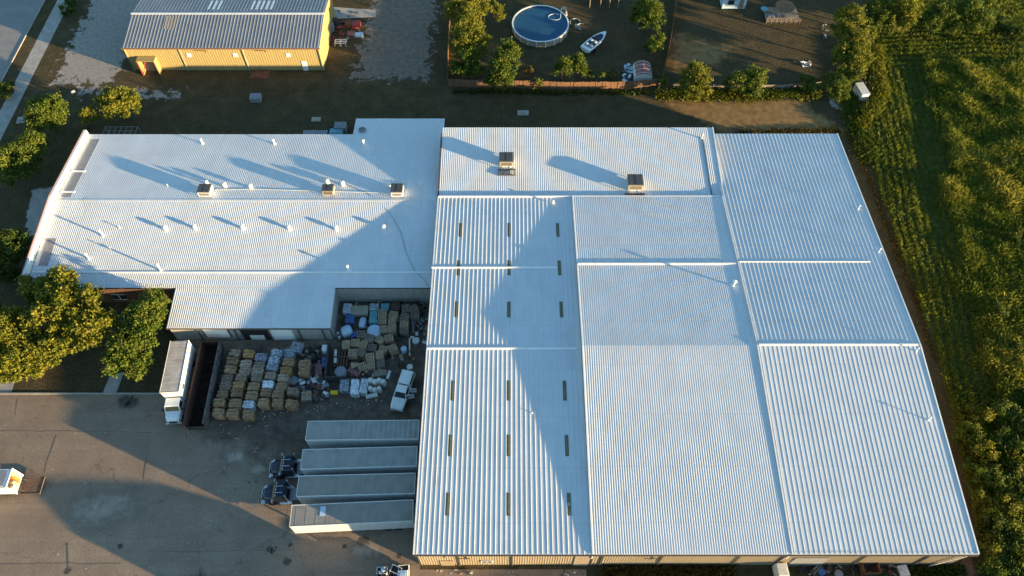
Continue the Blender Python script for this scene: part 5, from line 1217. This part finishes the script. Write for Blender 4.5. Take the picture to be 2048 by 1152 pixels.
# pallets: one pallet mesh, stacks of them
def pallet_bm(seed):
    m = MB(); rng = random.Random(seed); W, D = 1.2, 1.05
    for i in range(5): x = -W/2+.08+i*(W-.16)/4; m.box(x-.058,x+.058,-D/2,D/2,.11+rng.uniform(0,.006),.135)
    for y in (-D/2+.04, 0, D/2-.04): m.box(-W/2,W/2,y-.04,y+.04,.02,.11)
    for x in (-W/2+.07, 0, W/2-.07): m.box(x-.06,x+.06,-D/2,D/2,0,.02)
    return m
pw = {}
for kd, mt in (('pale','wood'),('grey','grey_wood')):
    pw[kd] = pallet_bm(len(pw)).build('pallet', M[mt], None); 
stacks = [('top row of the heap', [(1235,412,5,'grey'),(1300,438,-18,'grey'),(1380,455,-32,'pale'),(1450,440,12,'pale')]),
          ('second row of the heap', [(1120,490,92,'pale'),(1190,478,0,'pale'),(1255,492,75,'pale'),(1320,515,-10,'grey'),(1402,528,-12,'pale'),(1480,520,28,'pale')]),
          ('third row of the heap', [(1170,555,2,'pale'),(1235,548,-15,'grey'),(1305,585,8,'pale'),(1378,570,95,'pale')]),
          ('front row of the heap', [(1245,660,24,'pale'),(1315,645,98,'pale'),(1385,635,96,'grey')]),
          ('left back column by the wall', [(1408,372,2,'pale'),(1400,308,0,'pale'),(1398,250,0,'pale')]),
          ('middle back column by the wall', [(1473,368,90,'pale'),(1472,318,92,'pale'),(1485,262,-8,'pale')]),
          ('right back column by the wall', [(1566,372,0,'grey'),(1566,334,0,'pale'),(1573,276,-14,'grey'),(1580,216,4,'grey')]),
          ('far right column by the wall', [(1650,262,0,'grey'),(1640,214,35,'grey')])]
ordn = ['first', 'second', 'third', 'fourth', 'fifth', 'sixth']; rp = random.Random(9)
for rown_, lst in stacks:
    for i, (x, y, a_, kd) in enumerate(lst):
        n = rp.choice([8, 9, 10]) if 'wall' in rown_ else rp.choice([6, 7, 8, 9]); h = n*.145; q = P(*U(x, y), h)
        how = 'from the left' if 'heap' in rown_ else 'from the front'
        t = thing('pallet_stack', f'{"weathered grey" if kd == "grey" else "pale wooden"} pallet stack, {ordn[i]} {how} in the {rown_}', 'pallet stack', (q.x, q.y, 0), R(a_), 'pallet stacks in the yard corner')
        for j in range(n):
            o = pw[kd].copy(); COL.objects.link(o); o.parent = t; o.location = (rp.uniform(-.03,.03), rp.uniform(-.03,.03), j*.145); o.rotation_euler = (0,0,rp.uniform(-.03,.03))
for o in pw.values(): bpy.data.objects.remove(o)

# litter and loose scrap
def litter(name, uvs, n, s0, s1, mats, seed, zmax=.25):
    rng = random.Random(seed); m = MB()
    poly = XY(*uvs); xs = [p[0] for p in poly]; ys = [p[1] for p in poly]; k = 0
    while k < n:
        x, y = rng.uniform(min(xs), max(xs)), rng.uniform(min(ys), max(ys))
        if not inside(poly, x, y): continue
        k += 1; m.mat = rng.randrange(len(mats)); z = rng.uniform(0, zmax)*rng.random(); s = rng.uniform(s0, s1)
        m.rbox((x, y), s, s*rng.uniform(.3, 1), z, z+rng.uniform(.02, .3)*min(1, s*1.6), rng.uniform(0, 3.1), rng.uniform(-.2, .2))
    return tag(m.build(name, [M[q] for q in mats], None), kind='stuff')
litter('scrap_debris', [U(760,760),U(960,745),U(1000,900),U(900,930),U(780,900)], 260, .15, .9, ['dark_steel','brick','grey_wood','dirty_white','rust','rubber','dark_steel','grey_panel'], 1, .7)
litter('scrap_debris', [U(600,520),U(930,520),U(930,640),U(860,660),U(720,600)], 90, .15, .8, ['dark_steel','rubber','brick','grey_wood'], 2, .3)
litter('yard_litter', [U(430,1020),U(1000,930),U(1460,900),U(1450,940),U(1000,1000),U(760,1030),U(470,1150)], 70, .06, .28, ['dirty_white','grey_panel','unit_tan','wood','grey_wood'], 3, .05)
litter('yard_litter', [(420,850),(540,845),(560,1000),(480,1010),(430,900)], 60, .05, .22, ['dirty_white','grey_panel','unit_tan','patch_dark'], 4, .04)
litter('scrap_debris', [U(1180,640),U(1440,700),U(1440,740),U(1150,730)], 80, .2, .9, ['grey_wood','brick','dark_steel','wood'], 5, .4)
litter('scrap_debris', [U(1040,400),U(1090,420),U(1090,460),U(1040,470)], 24, .15, .45, ['dirty_white','grey_panel','dark_steel'], 6, .3)
litter('scrap_debris', [U(1590,180),U(1760,160),U(1740,480),U(1620,480)], 70, .15, .7, ['dark_steel','grey_wood','brick','dirty_white','teal','rubber'], 7, .3)
litter('scrap_debris', [U(1180,170),U(1600,170),U(1560,600),U(1120,640)], 150, .15, .8, ['dark_steel','grey_wood','brick','rubber','wood'], 8, .2)
litter('yard_litter', [(320,790),(600,860),(600,1140),(20,1140),(20,800)], 90, .03, .12, ['patch_dark','dirty_white','tar'], 9, .01)

# strip south of the warehouse
p = P(1565,1139,1.6); m = MB(); m.rbox((p.x,p.y),1.3,1.5,0,1.7,.05); m.rbox((p.x,p.y),1.2,1.4,1.7,1.76,.05); tag(m.build('storage_cabinet', M['dirty_white'], None, bevel=.03), 'white storage cabinet standing by the south wall', 'cabinet')
p = P(1742,1133,1.2); m = MB(); t = thing('scrap_bin', 'open rusty scrap bin against the south wall', 'bin', (p.x,p.y,0), .05)
for q in ((-1.0,1.0,-.8,-.74),(-1.0,1.0,.74,.8),(-1.0,-.94,-.74,.74),(.94,1.0,-.74,.74)): m.box(*q,.1,1.3)
m.build('shell', M['rust'], t); m = MB(); m.box(-.94,.94,-.74,.74,.1,.16); m.build('floor', M['dark_steel'], t)
p = P(1808,1141,.6); m = MB(); m.rbox((p.x,p.y),1.1,1.3,.5,.58,.15,.1); m.rbox((p.x,p.y),.9,.9,0,.5,.15); tag(m.build('scrap_sheet', M['dirty_white'], None), 'pale sheet lying on a box by the south wall', 'sheet')
a, b = P(1780,1128,.5), P(1806,1142,.9); cyl('board', a, b, .05, 'wood', 'thin board leaning beside the pale sheet at the south wall', 'board', 6)
a, b = P(1618,1150,.2), P(1650,1115,.4); m = MB(); m.bar(a, b, .22, .06); m.bar(a+Vector((.5,0,0)), b+Vector((.4,0,0)), .15, .06); tag(m.build('timber_boards', M['grey_wood'], None), 'long timber boards lying toward the south wall', 'boards')
p = P(1645,1142,.4); m = MB(); m.lathe((p.x,p.y,0), [(.5,0),(.5,.2),(.3,.4),(.05,.42)], 9); tag(m.build('tarp_bundle', M['blue_plastic'], None), 'dark blue bundle lying by the south wall', 'bundle')
p = P(1680,1146,.5); m = MB(); m.lathe((p.x,p.y,0), [(.55,0),(.5,.25),(.25,.4),(.05,.42)], 9); tag(m.build('tarp_bundle', M['grey_panel'], None), 'grey bundle between the blue bundle and the scrap bin', 'bundle')
litter('scrap_debris', [(1590,1150),(1600,1132),(1720,1130),(1860,1132),(1900,1150)], 110, .12, .6, ['dark_steel','rubber','grey_wood','brick','rubber'], 12, .25)
litter('scrap_debris', [(860,1150),(860,1140),(1180,1140),(1180,1152)], 30, .08, .3, ['dark_steel','grey_wood','dirty_white'], 13, .1)

# ================================================================ behind the buildings
def at(u, v, z=0): return P(u, v, z)
# pool
c = P(1081,46,1.3); pr = 5.4; pl = thing('swimming_pool', 'round above ground pool with blue water and a white ladder', 'pool', (c.x,c.y,0))
m = MB(); n = 48; vs = []
for r_, z in ((pr,0),(pr,1.25),(pr-.06,1.25),(pr-.06,0)): vs += [(r_*math.cos(2*math.pi*i/n), r_*math.sin(2*math.pi*i/n), z) for i in range(n)]
m.add(vs, [(k*n+i,k*n+(i+1)%n,(k+1)*n+(i+1)%n,(k+1)*n+i) for k in range(3) for i in range(n)]); m.build('pool_wall', M['unit_tan'], pl)
m = MB(); vs = []
for r_, z in ((pr+.1,1.24),(pr+.1,1.3),(pr-.16,1.3),(pr-.16,1.24)): vs += [(r_*math.cos(2*math.pi*i/n), r_*math.sin(2*math.pi*i/n), z) for i in range(n)]
m.add(vs, [(k*n+i,k*n+(i+1)%n,((k+1)%4)*n+(i+1)%n,((k+1)%4)*n+i) for k in range(4) for i in range(n)]); m.build('pool_rim', M['white_metal'], pl)
for i in range(20):
    a = 2*math.pi*(i+.5)/20; m = MB(); m.rbox(((pr+.06)*math.cos(a),(pr+.06)*math.sin(a)),.1,.22,0,1.25,a); m.build('pool_post', M['dirty_white'], pl)
k = N('pool_water'); wv = k.noise(1.2, 3, .5); k.bump(wv, .12, .05); M['pool'] = k.out(k.ramp(k.noise(.5,3,.5), [(.3,(.014,.070,.135)),(.7,(.02,.088,.165))]), .3, .25)
m = MB(); m.add([((pr-.06)*math.cos(2*math.pi*i/n),(pr-.06)*math.sin(2*math.pi*i/n),1.08) for i in range(n)], [tuple(range(n))]); m.build('water', M['pool'], pl)
m = MB(); a = P(1128,22,1.3)-c; 
for s in (-.25,.25):
    m.tube([(a.x-.7+s*.3,a.y+s,1.0),(a.x-.5+s*.3,a.y+s,1.9),(a.x-.1+s*.3,a.y+s,2.05),(a.x+.3+s*.3,a.y+s,1.9),(a.x+.6+s*.3,a.y+s,.02)], .05, 8)
for z in (.4,.8,1.2): m.bar((a.x+.5-z*.1,a.y-.25,z),(a.x+.5-z*.1,a.y+.25,z),.08)
m.build('ladder', M['white_metal'], pl)
m = MB(); b = P(1110,34,1.1)-c; m.tube([(b.x+1.3*math.cos(t*.35),b.y+.9*math.sin(t*.35),1.12) for t in range(17)]+[(a.x-.6,a.y-.3,1.4)], .05, 6); m.build('pool_hose', M['pale_blue'], pl)
for i, (u, v, r_) in enumerate([(1150,44,1.0),(1163,53,.9)]):
    p = P(u, v, .05); m = MB(); m.tube([(p.x+r_*math.cos(t*.4+i), p.y+r_*math.sin(t*.4+i), .07) for t in range(10)], .07, 6); tag(m.build('hose', M['dirty_white'], None), ['pale hose curled on the grass right of the pool','pale hose loop between the pool and the boat'][i], 'hose')
p = P(1152,51,.5); m = MB(); m.lathe((p.x,p.y,0), [(.35,0),(.35,.6),(.2,.8),(.02,.82)], 12); m.box(p.x+.3,p.x+.9,p.y-.2,p.y+.2,0,.4); tag(m.build('pool_pump', M['unit_tan'], None), 'tan pool pump beside the coiled hose', 'pump')
# boat on the grass
a, b = P(1170,100,1.0), P(1211,67,1.0); d = b-a; Lb = d.length; mid = (a+b)/2
bo = thing('motor_boat', 'white motorboat with dark seats parked on the grass by the pool', 'boat', (a.x,a.y,0), math.atan2(d.y,d.x))
def hull(x, hw, zk, zg): return [(x,0,zk),(x,hw*.75,zk+.25),(x,hw,zg-.15),(x,hw,zg),(x,hw-.12,zg+.03),(x,-hw+.12,zg+.03),(x,-hw,zg),(x,-hw,zg-.15),(x,-hw*.75,zk+.25)]
S_ = Lb/7.2; sx = [(0,1.12,.45,1.25),(1.5,1.2,.42,1.28),(3.2,1.2,.42,1.32),(4.8,1.02,.48,1.38),(6.0,.68,.62,1.44),(6.9,.28,.85,1.5),(7.2,.06,1.1,1.52)]
m = MB(); m.loft([hull(x*S_,hw,zk,zg) for x, hw, zk, zg in sx]); hl = m.build('hull', M['white_metal'], bo, fix=True)
m = MB(); m.prism([(.9*S_,-.85),(3.6*S_,-.88),(3.6*S_,.88),(.9*S_,.85)],1.33,1.36); m.build('cockpit', M['glass'], bo)
m = MB(); m.prism([(4.0*S_,-.8),(4.9*S_,-.7),(6.2*S_,-.3),(6.2*S_,.3),(4.9*S_,.7),(4.0*S_,.8)],1.44,1.47); m.build('bow_seat_well', M['navy'], bo)
for i, (x, y) in enumerate([(2.9,-.45),(2.9,.45),(1.3,-.5),(1.3,.5)]):
    m = MB(); m.rbox((x*S_,y),.55,.5,1.36,1.6,0); m.rbox((x*S_-.25,y),.12,.5,1.6,1.95,0); m.build('seat', M['pale_blue'], bo)
m = MB(); m.frus((3.6*S_,3.7*S_,-.95,.95,1.36),(3.45*S_,3.5*S_,-.8,.8,1.85)); m.build('windscreen', M['glass'], bo)
m = MB(); m.box(-.1,.75*S_,-1.0,1.0,1.2,1.4); m.build('engine_cover', M['white_metal'], bo, bevel=.05)
m = MB(); m.tube([(.3,1.21,1.2),(3*S_,1.24,1.24),(5*S_,1.02,1.32),(6.9*S_,.3,1.44)], .05, 6); m.tube([(.3,-1.21,1.2),(3*S_,-1.24,1.24),(5*S_,-1.02,1.32),(6.9*S_,-.3,1.44)], .05, 6); m.build('rub_rail', M['navy'], bo)
m = MB(); m.bar((.5,-.6,.4),(7.6*S_,0,.45),.1); m.bar((.5,.6,.4),(7.6*S_,0,.45),.1); m.bar((1.8*S_,-1.1,.35),(1.8*S_,1.1,.35),.1); m.build('trailer_frame', M['dark_steel'], bo)
for s in (-1,1): wheel(bo, 1.9*S_, s*1.15, .33, .2)
# barrel roofed shed and junk
a = P(1286,139,1.6); sh = thing('barrel_shed', 'small barrel roofed shed with red-brown panels and white ends', 'shed', (a.x,a.y,0))
w2, l2 = 1.6, 1.9
def arc(r0, z0, n=12): return [(r0*math.cos(math.pi*i/n), z0+r0*.75*math.sin(math.pi*i/n)) for i in range(n+1)]
ar = [(w2,0)]+arc(w2,.9)+[(-w2,0)]
m = MB(); m.loft([[(x,-l2,z) for x, z in ar],[(x,l2,z) for x, z in ar]]); m.build('shell', M['dirty_white'], sh, fix=True)
m = MB(); aa = [(x*1.02, z+.02) for x, z in arc(w2,.9)][2:11]
for (x0,z0),(x1,z1) in zip(aa, aa[1:]): m.quad((x0,-l2+.05,z0),(x0,l2-.05,z0),(x1,l2-.05,z1),(x1,-l2+.05,z1))
m.build('roof', M['red_roof'], sh, fix=True)
m = MB()
for y in (-1.4,-.3,.8,1.7):
    pts = [(x*1.03, y, z+.03) for x, z in arc(w2,.9)]; m.tube(pts, .04, 5)
m.build('roof_band', M['dirty_white'], sh)
litter('garden_junk', [(1248,128),(1262,128),(1264,168),(1246,168)], 60, .2, .8, ['dirty_white','grey_panel','dark_steel','pale_blue','rubber','white_metal'], 21, .5)
litter('white_litter', [(1600,125),(1620,122),(1622,134),(1602,136)], 26, .15, .5, ['white_metal','pale_blue','white_metal'], 22, .3)
litter('garden_junk', [(1644,50),(1652,48),(1656,75),(1645,78)], 16, .15, .5, ['white_metal','dark_steel','grey_panel'], 23, .5)
# arbour top of pool garden
p = P(1212,-4,2.3); pg = thing('pergola', 'white posted shelter with a dark cover at the top of the pool garden', 'shelter', (p.x,p.y,0))
m = MB(); m.box(-3,3,0,3.4,2.5,2.62); m.build('cover', M['dark_steel'], pg)
for x in (-3,-.9,.9,2.6):
    m = MB(); m.box(x-.08,x+.08,0,.16,0,2.5); m.build('post', M['grey_wood'], pg)
m = MB(); m.quad((-3.9,.4,2.2),(-3.1,-.2,2.3),(-3.1,3,2.3),(-3.9,3,2.2)); m.box(-3.9,-3.1,-.2,3,2.1,2.2); m.build('awning', M['white_metal'], pg)
# house and deck, top right
h0 = P(1448,-5,2.8); hs = thing('house', 'pale roofed low house at the top edge beside the bare garden', 'house', (h0.x,h0.y,0))
m = MB(); m.frus((0,5,0,9,2.75),(0,5,0,9,2.95)); m.box(-.05,5.05,-.1,.0,2.7,2.9); 
for i in range(8): m.box(.3+i*.56,.36+i*.56,.02,9,2.95,3.0)
m.build('roof', M['pale_blue'], hs)
m = MB(); m.box(.25,4.8,.3,8.8,0,2.74); m.build('wall', M['pale_blue'], hs)
m = MB(); m.box(1.2,2.4,.24,.3,1.0,2.0); m.build('window', M['glass'], hs)
m = MB(); m.box(3.4,4.3,.24,.3,0,2.05); m.build('door', M['grey_wood'], hs)
d0 = P(1533,42,.5); dk = thing('garden_deck', 'dark timber deck with rail at the top edge', 'deck', (d0.x,d0.y,0))
m = MB()
for i in range(22): m.box(i*.3,i*.3+.27,0,4.2,.42,.5)
m.build('boards', M['grey_wood'], dk)
m = MB(); m.box(0,6.6,-.05,.02,1.15,1.23); m.box(0,6.6,-.05,.02,.75,.8)
for i in range(8): m.box(i*.93,i*.93+.08,-.05,.03,0,1.2)
m.build('railing', M['grey_wood'], dk)
m = MB(); m.box(.05,6.55,.05,4.1,0,.42); m.build('skirt', M['dark_steel'], dk)
for i, (x, y) in enumerate([(1.0,1.0),(3.0,1.2)]):
    m = MB(); m.rbox((d0.x+x,d0.y+y),1.4,.5,.86,.94,.1)
    for sx in (-.6,.6): m.rbox((d0.x+x+sx,d0.y+y),.1,.4,.5,.86,.1)
    tag(m.build('bench', M['grey_panel'], None), ['grey bench on the left of the timber deck','grey bench in the middle of the timber deck'][i], 'bench')
p = P(1570,14,2.2); um = thing('thatched_parasol', 'orange-brown parasol standing on the timber deck', 'parasol', (p.x,p.y,.5))
m = MB(); m.lathe((0,0,0), [(1.9,1.9),(1.3,2.25),(.5,2.6),(.03,2.75)], 16); m.build('canopy', M['fence_wood'], um)
m = MB(); m.tube([(0,0,0),(0,0,2.6)], .05, 8); m.build('pole', M['wood'], um)
p = P(1528,20,.9); m = MB(); m.lathe((p.x,p.y,.5), [(.15,0),(.1,.6),(.7,.68),(.7,.74),(.02,.74)], 14); tag(m.build('garden_table', M['teal'], None), 'round teal garden table at the deck edge', 'table')
# utility cabinet, slab and small things by the belt
p = P(1725,178,1.4); uc = thing('utility_cabinet', 'pale two part utility cabinet in the grass below the tree belt', 'cabinet', (p.x,p.y,0), R(100))
m = MB(); m.box(-1.5,-.03,-.7,.7,.1,1.5); m.box(.03,1.5,-.7,.7,.1,1.5); m.build('housing', M['white_metal'], uc, bevel=.04)
m = MB(); m.box(-1.55,-.03,-.75,.75,1.5,1.57); m.box(.03,1.55,-.75,.75,1.5,1.57); m.build('lid', M['dirty_white'], uc)
m = MB(); m.box(-1.6,1.6,-.8,.8,0,.1); m.build('plinth', M['concrete'], uc)
m = MB(); p = P(1744,160,.5); m.bar((p.x-.2,p.y-.4,.1),(p.x+.3,p.y+.6,.9),.2,.12); tag(m.build('marker_post', M['dirty_white'], None), 'short pale post leaning in the grass behind the utility cabinet', 'post')
c = P(1677,206); struct('concrete_pad', patch([(c.x+1.7*math.cos(a*.52), c.y+1.7*math.sin(a*.52)) for a in range(12)], .014, .3, .7, .8, 71), M['concrete'])
# rear yard of the yellow shed
junk = [('mattress', 718, 68, 1.6, 1.1, .35, 'pale_blue', 'pale blue mattress lying by the junk beside the yellow shed', 'mattress'), ('board_stack', 702, 66, 1.5, 1.3, .3, 'red_roof', 'pinkish board stack left of the pale mattress', 'boards'), ('steel_crate', 712, 46, 1.6, 1.6, .7, 'red', 'dark red crate at the top of the junk beside the yellow shed', 'crate'), ('steel_crate', 697, 44, 1.3, 1.5, .8, 'rust', 'rusty brown crate left of the dark red one', 'crate'), ('metal_cabinet', 661, 48, .9, 1.3, 1.5, 'grey_panel', 'grey cabinet against the east wall of the yellow shed', 'cabinet'), ('oil_tank', 669, 38, .9, .9, 1.2, 'dark_steel', 'dark box behind the grey cabinet by the yellow shed', 'box')]
for nm, u, v, sx, sy, hh, mt, lab, ct_ in junk:
    p = P(u, v, hh); m = MB(); m.rbox((p.x,p.y),sx,sy,0,hh,.05); m.rbox((p.x,p.y),sx*.8,sy*.8,hh,hh+.04,.05); tag(m.build(nm, M[mt], None, bevel=.03), lab, ct_)
for i, (u, v) in enumerate([(676,83),(686,83)]):
    p = P(u, v, .7); m = MB(); s = .55
    for x in (-s,s):
        m.bar((p.x+x,p.y-s,.72),(p.x+x,p.y+s,.72),.1)
        for y in (-s,s): m.bar((p.x+x,p.y+y,0),(p.x+x,p.y+y,.72),.08)
    for y in (-s,0,s): m.bar((p.x-s,p.y+y,.72),(p.x+s,p.y+y,.72),.1)
    tag(m.build('table_frame', M['white_metal'], None), ['white open table frame next to the yellow shed','second white table frame, right of the first'][i], 'frame')
litter('scrap_debris', [(655,60),(690,40),(712,70),(690,90),(658,88)], 60, .2, .8, ['rust','dark_steel','red','grey_wood','brick'], 31, .3)
litter('scrap_debris', [(665,20),(745,22),(745,32),(665,34)], 8, .2, .6, ['dark_steel','rubber'], 32, .2)
# lawn covers between the buildings
for (u, v, sx, sy, hh, mt, lab, nm, ct_) in [(510,192,1.9,1.5,.9,'grey_panel','grey utility box alone on the dark lawn','utility_box','utility box'),(632,238,1.6,1.0,.25,'unit_tan','tan slab lying on the lawn behind the office','slab','slab'),(1046,225,2.0,1.2,.3,'concrete','concrete cover on the grass behind the warehouse','manhole_cover','cover'),(672,262,2.2,1.3,1.0,'teal','teal machine box behind the office rear wall','machine_box','box'),(680,250,2.0,1.6,1.2,'grey_panel','grey-green unit behind the teal box by the office rear wall','machine_box','box'),(630,266,4.2,1.4,.8,'grey_panel','long low grey unit along the office rear wall','machine_box','box')]:
    p = P(u, v, hh); m = MB(); m.rbox((p.x,p.y),sx,sy,0,hh,.0); m.rbox((p.x,p.y),sx*.55,sy*.55,hh,hh+.06,.0); tag(m.build(nm, M[mt], None, bevel=.04), lab, ct_)
p = P(520,148,.1); m = MB(); m.rbox((p.x,p.y),3.4,2.2,0,.1,0); m.rbox((p.x-.3,p.y-.3),1.2,1.0,.1,.22,0); m.rbox((p.x-.2,p.y+.8),2.6,.3,.1,.3,0); tag(m.build('drain_cover', M['rust'], None), 'rusty drain cover on a pad before the yellow shed', 'cover')
p = P(240,262,1.5); st = thing('lattice_frame', 'dark lattice frame standing behind the office near the parapet', 'frame', (p.x,p.y,0))
m = MB()
for i in range(7): m.bar((-2.8+i*.93,-1,1.5),(-2.8+i*.93,1,1.5),.07)
for y in (-1,0,1): m.bar((-2.8,y,1.5),(2.8,y,1.5),.07)
m.build('lattice', M['grey_panel'], st)
for x, y in ((-2.8,-1),(2.8,-1),(2.8,1),(-2.8,1)):
    m = MB(); m.box(x-.06,x+.06,y-.06,y+.06,0,1.46); m.build('post', M['steel'], st)
p = P(43,237,.4); m = MB(); m.rbox((p.x,p.y),1.9,1.5,0,.12,.1); m.rbox((p.x,p.y),.8,.7,.12,.5,.1); tag(m.build('meter_box', M['concrete'], None), 'small concrete meter box beside the pavement', 'meter box')
p = P(48,198,.9); m = MB(); m.lathe((p.x,p.y,0), [(.2,0),(.2,.7),(.28,.72),(.28,.8),(.15,.95),(.02,1.0)], 12); m.bar((p.x-.3,p.y,.6),(p.x+.3,p.y,.6),.12); tag(m.build('fire_hydrant', M['black'], None), 'dark hydrant by the pavement near the round tree', 'hydrant')
p = P(145,182,.4); m = MB(); m.rbox((p.x,p.y),.7,.4,0,.35,.7); m.rbox((p.x,p.y),.5,.3,.35,.42,.7); tag(m.build('valve_box', M['dirty_white'], None, bevel=.05), 'small white box on the dark lawn near the gravel apron', 'box')
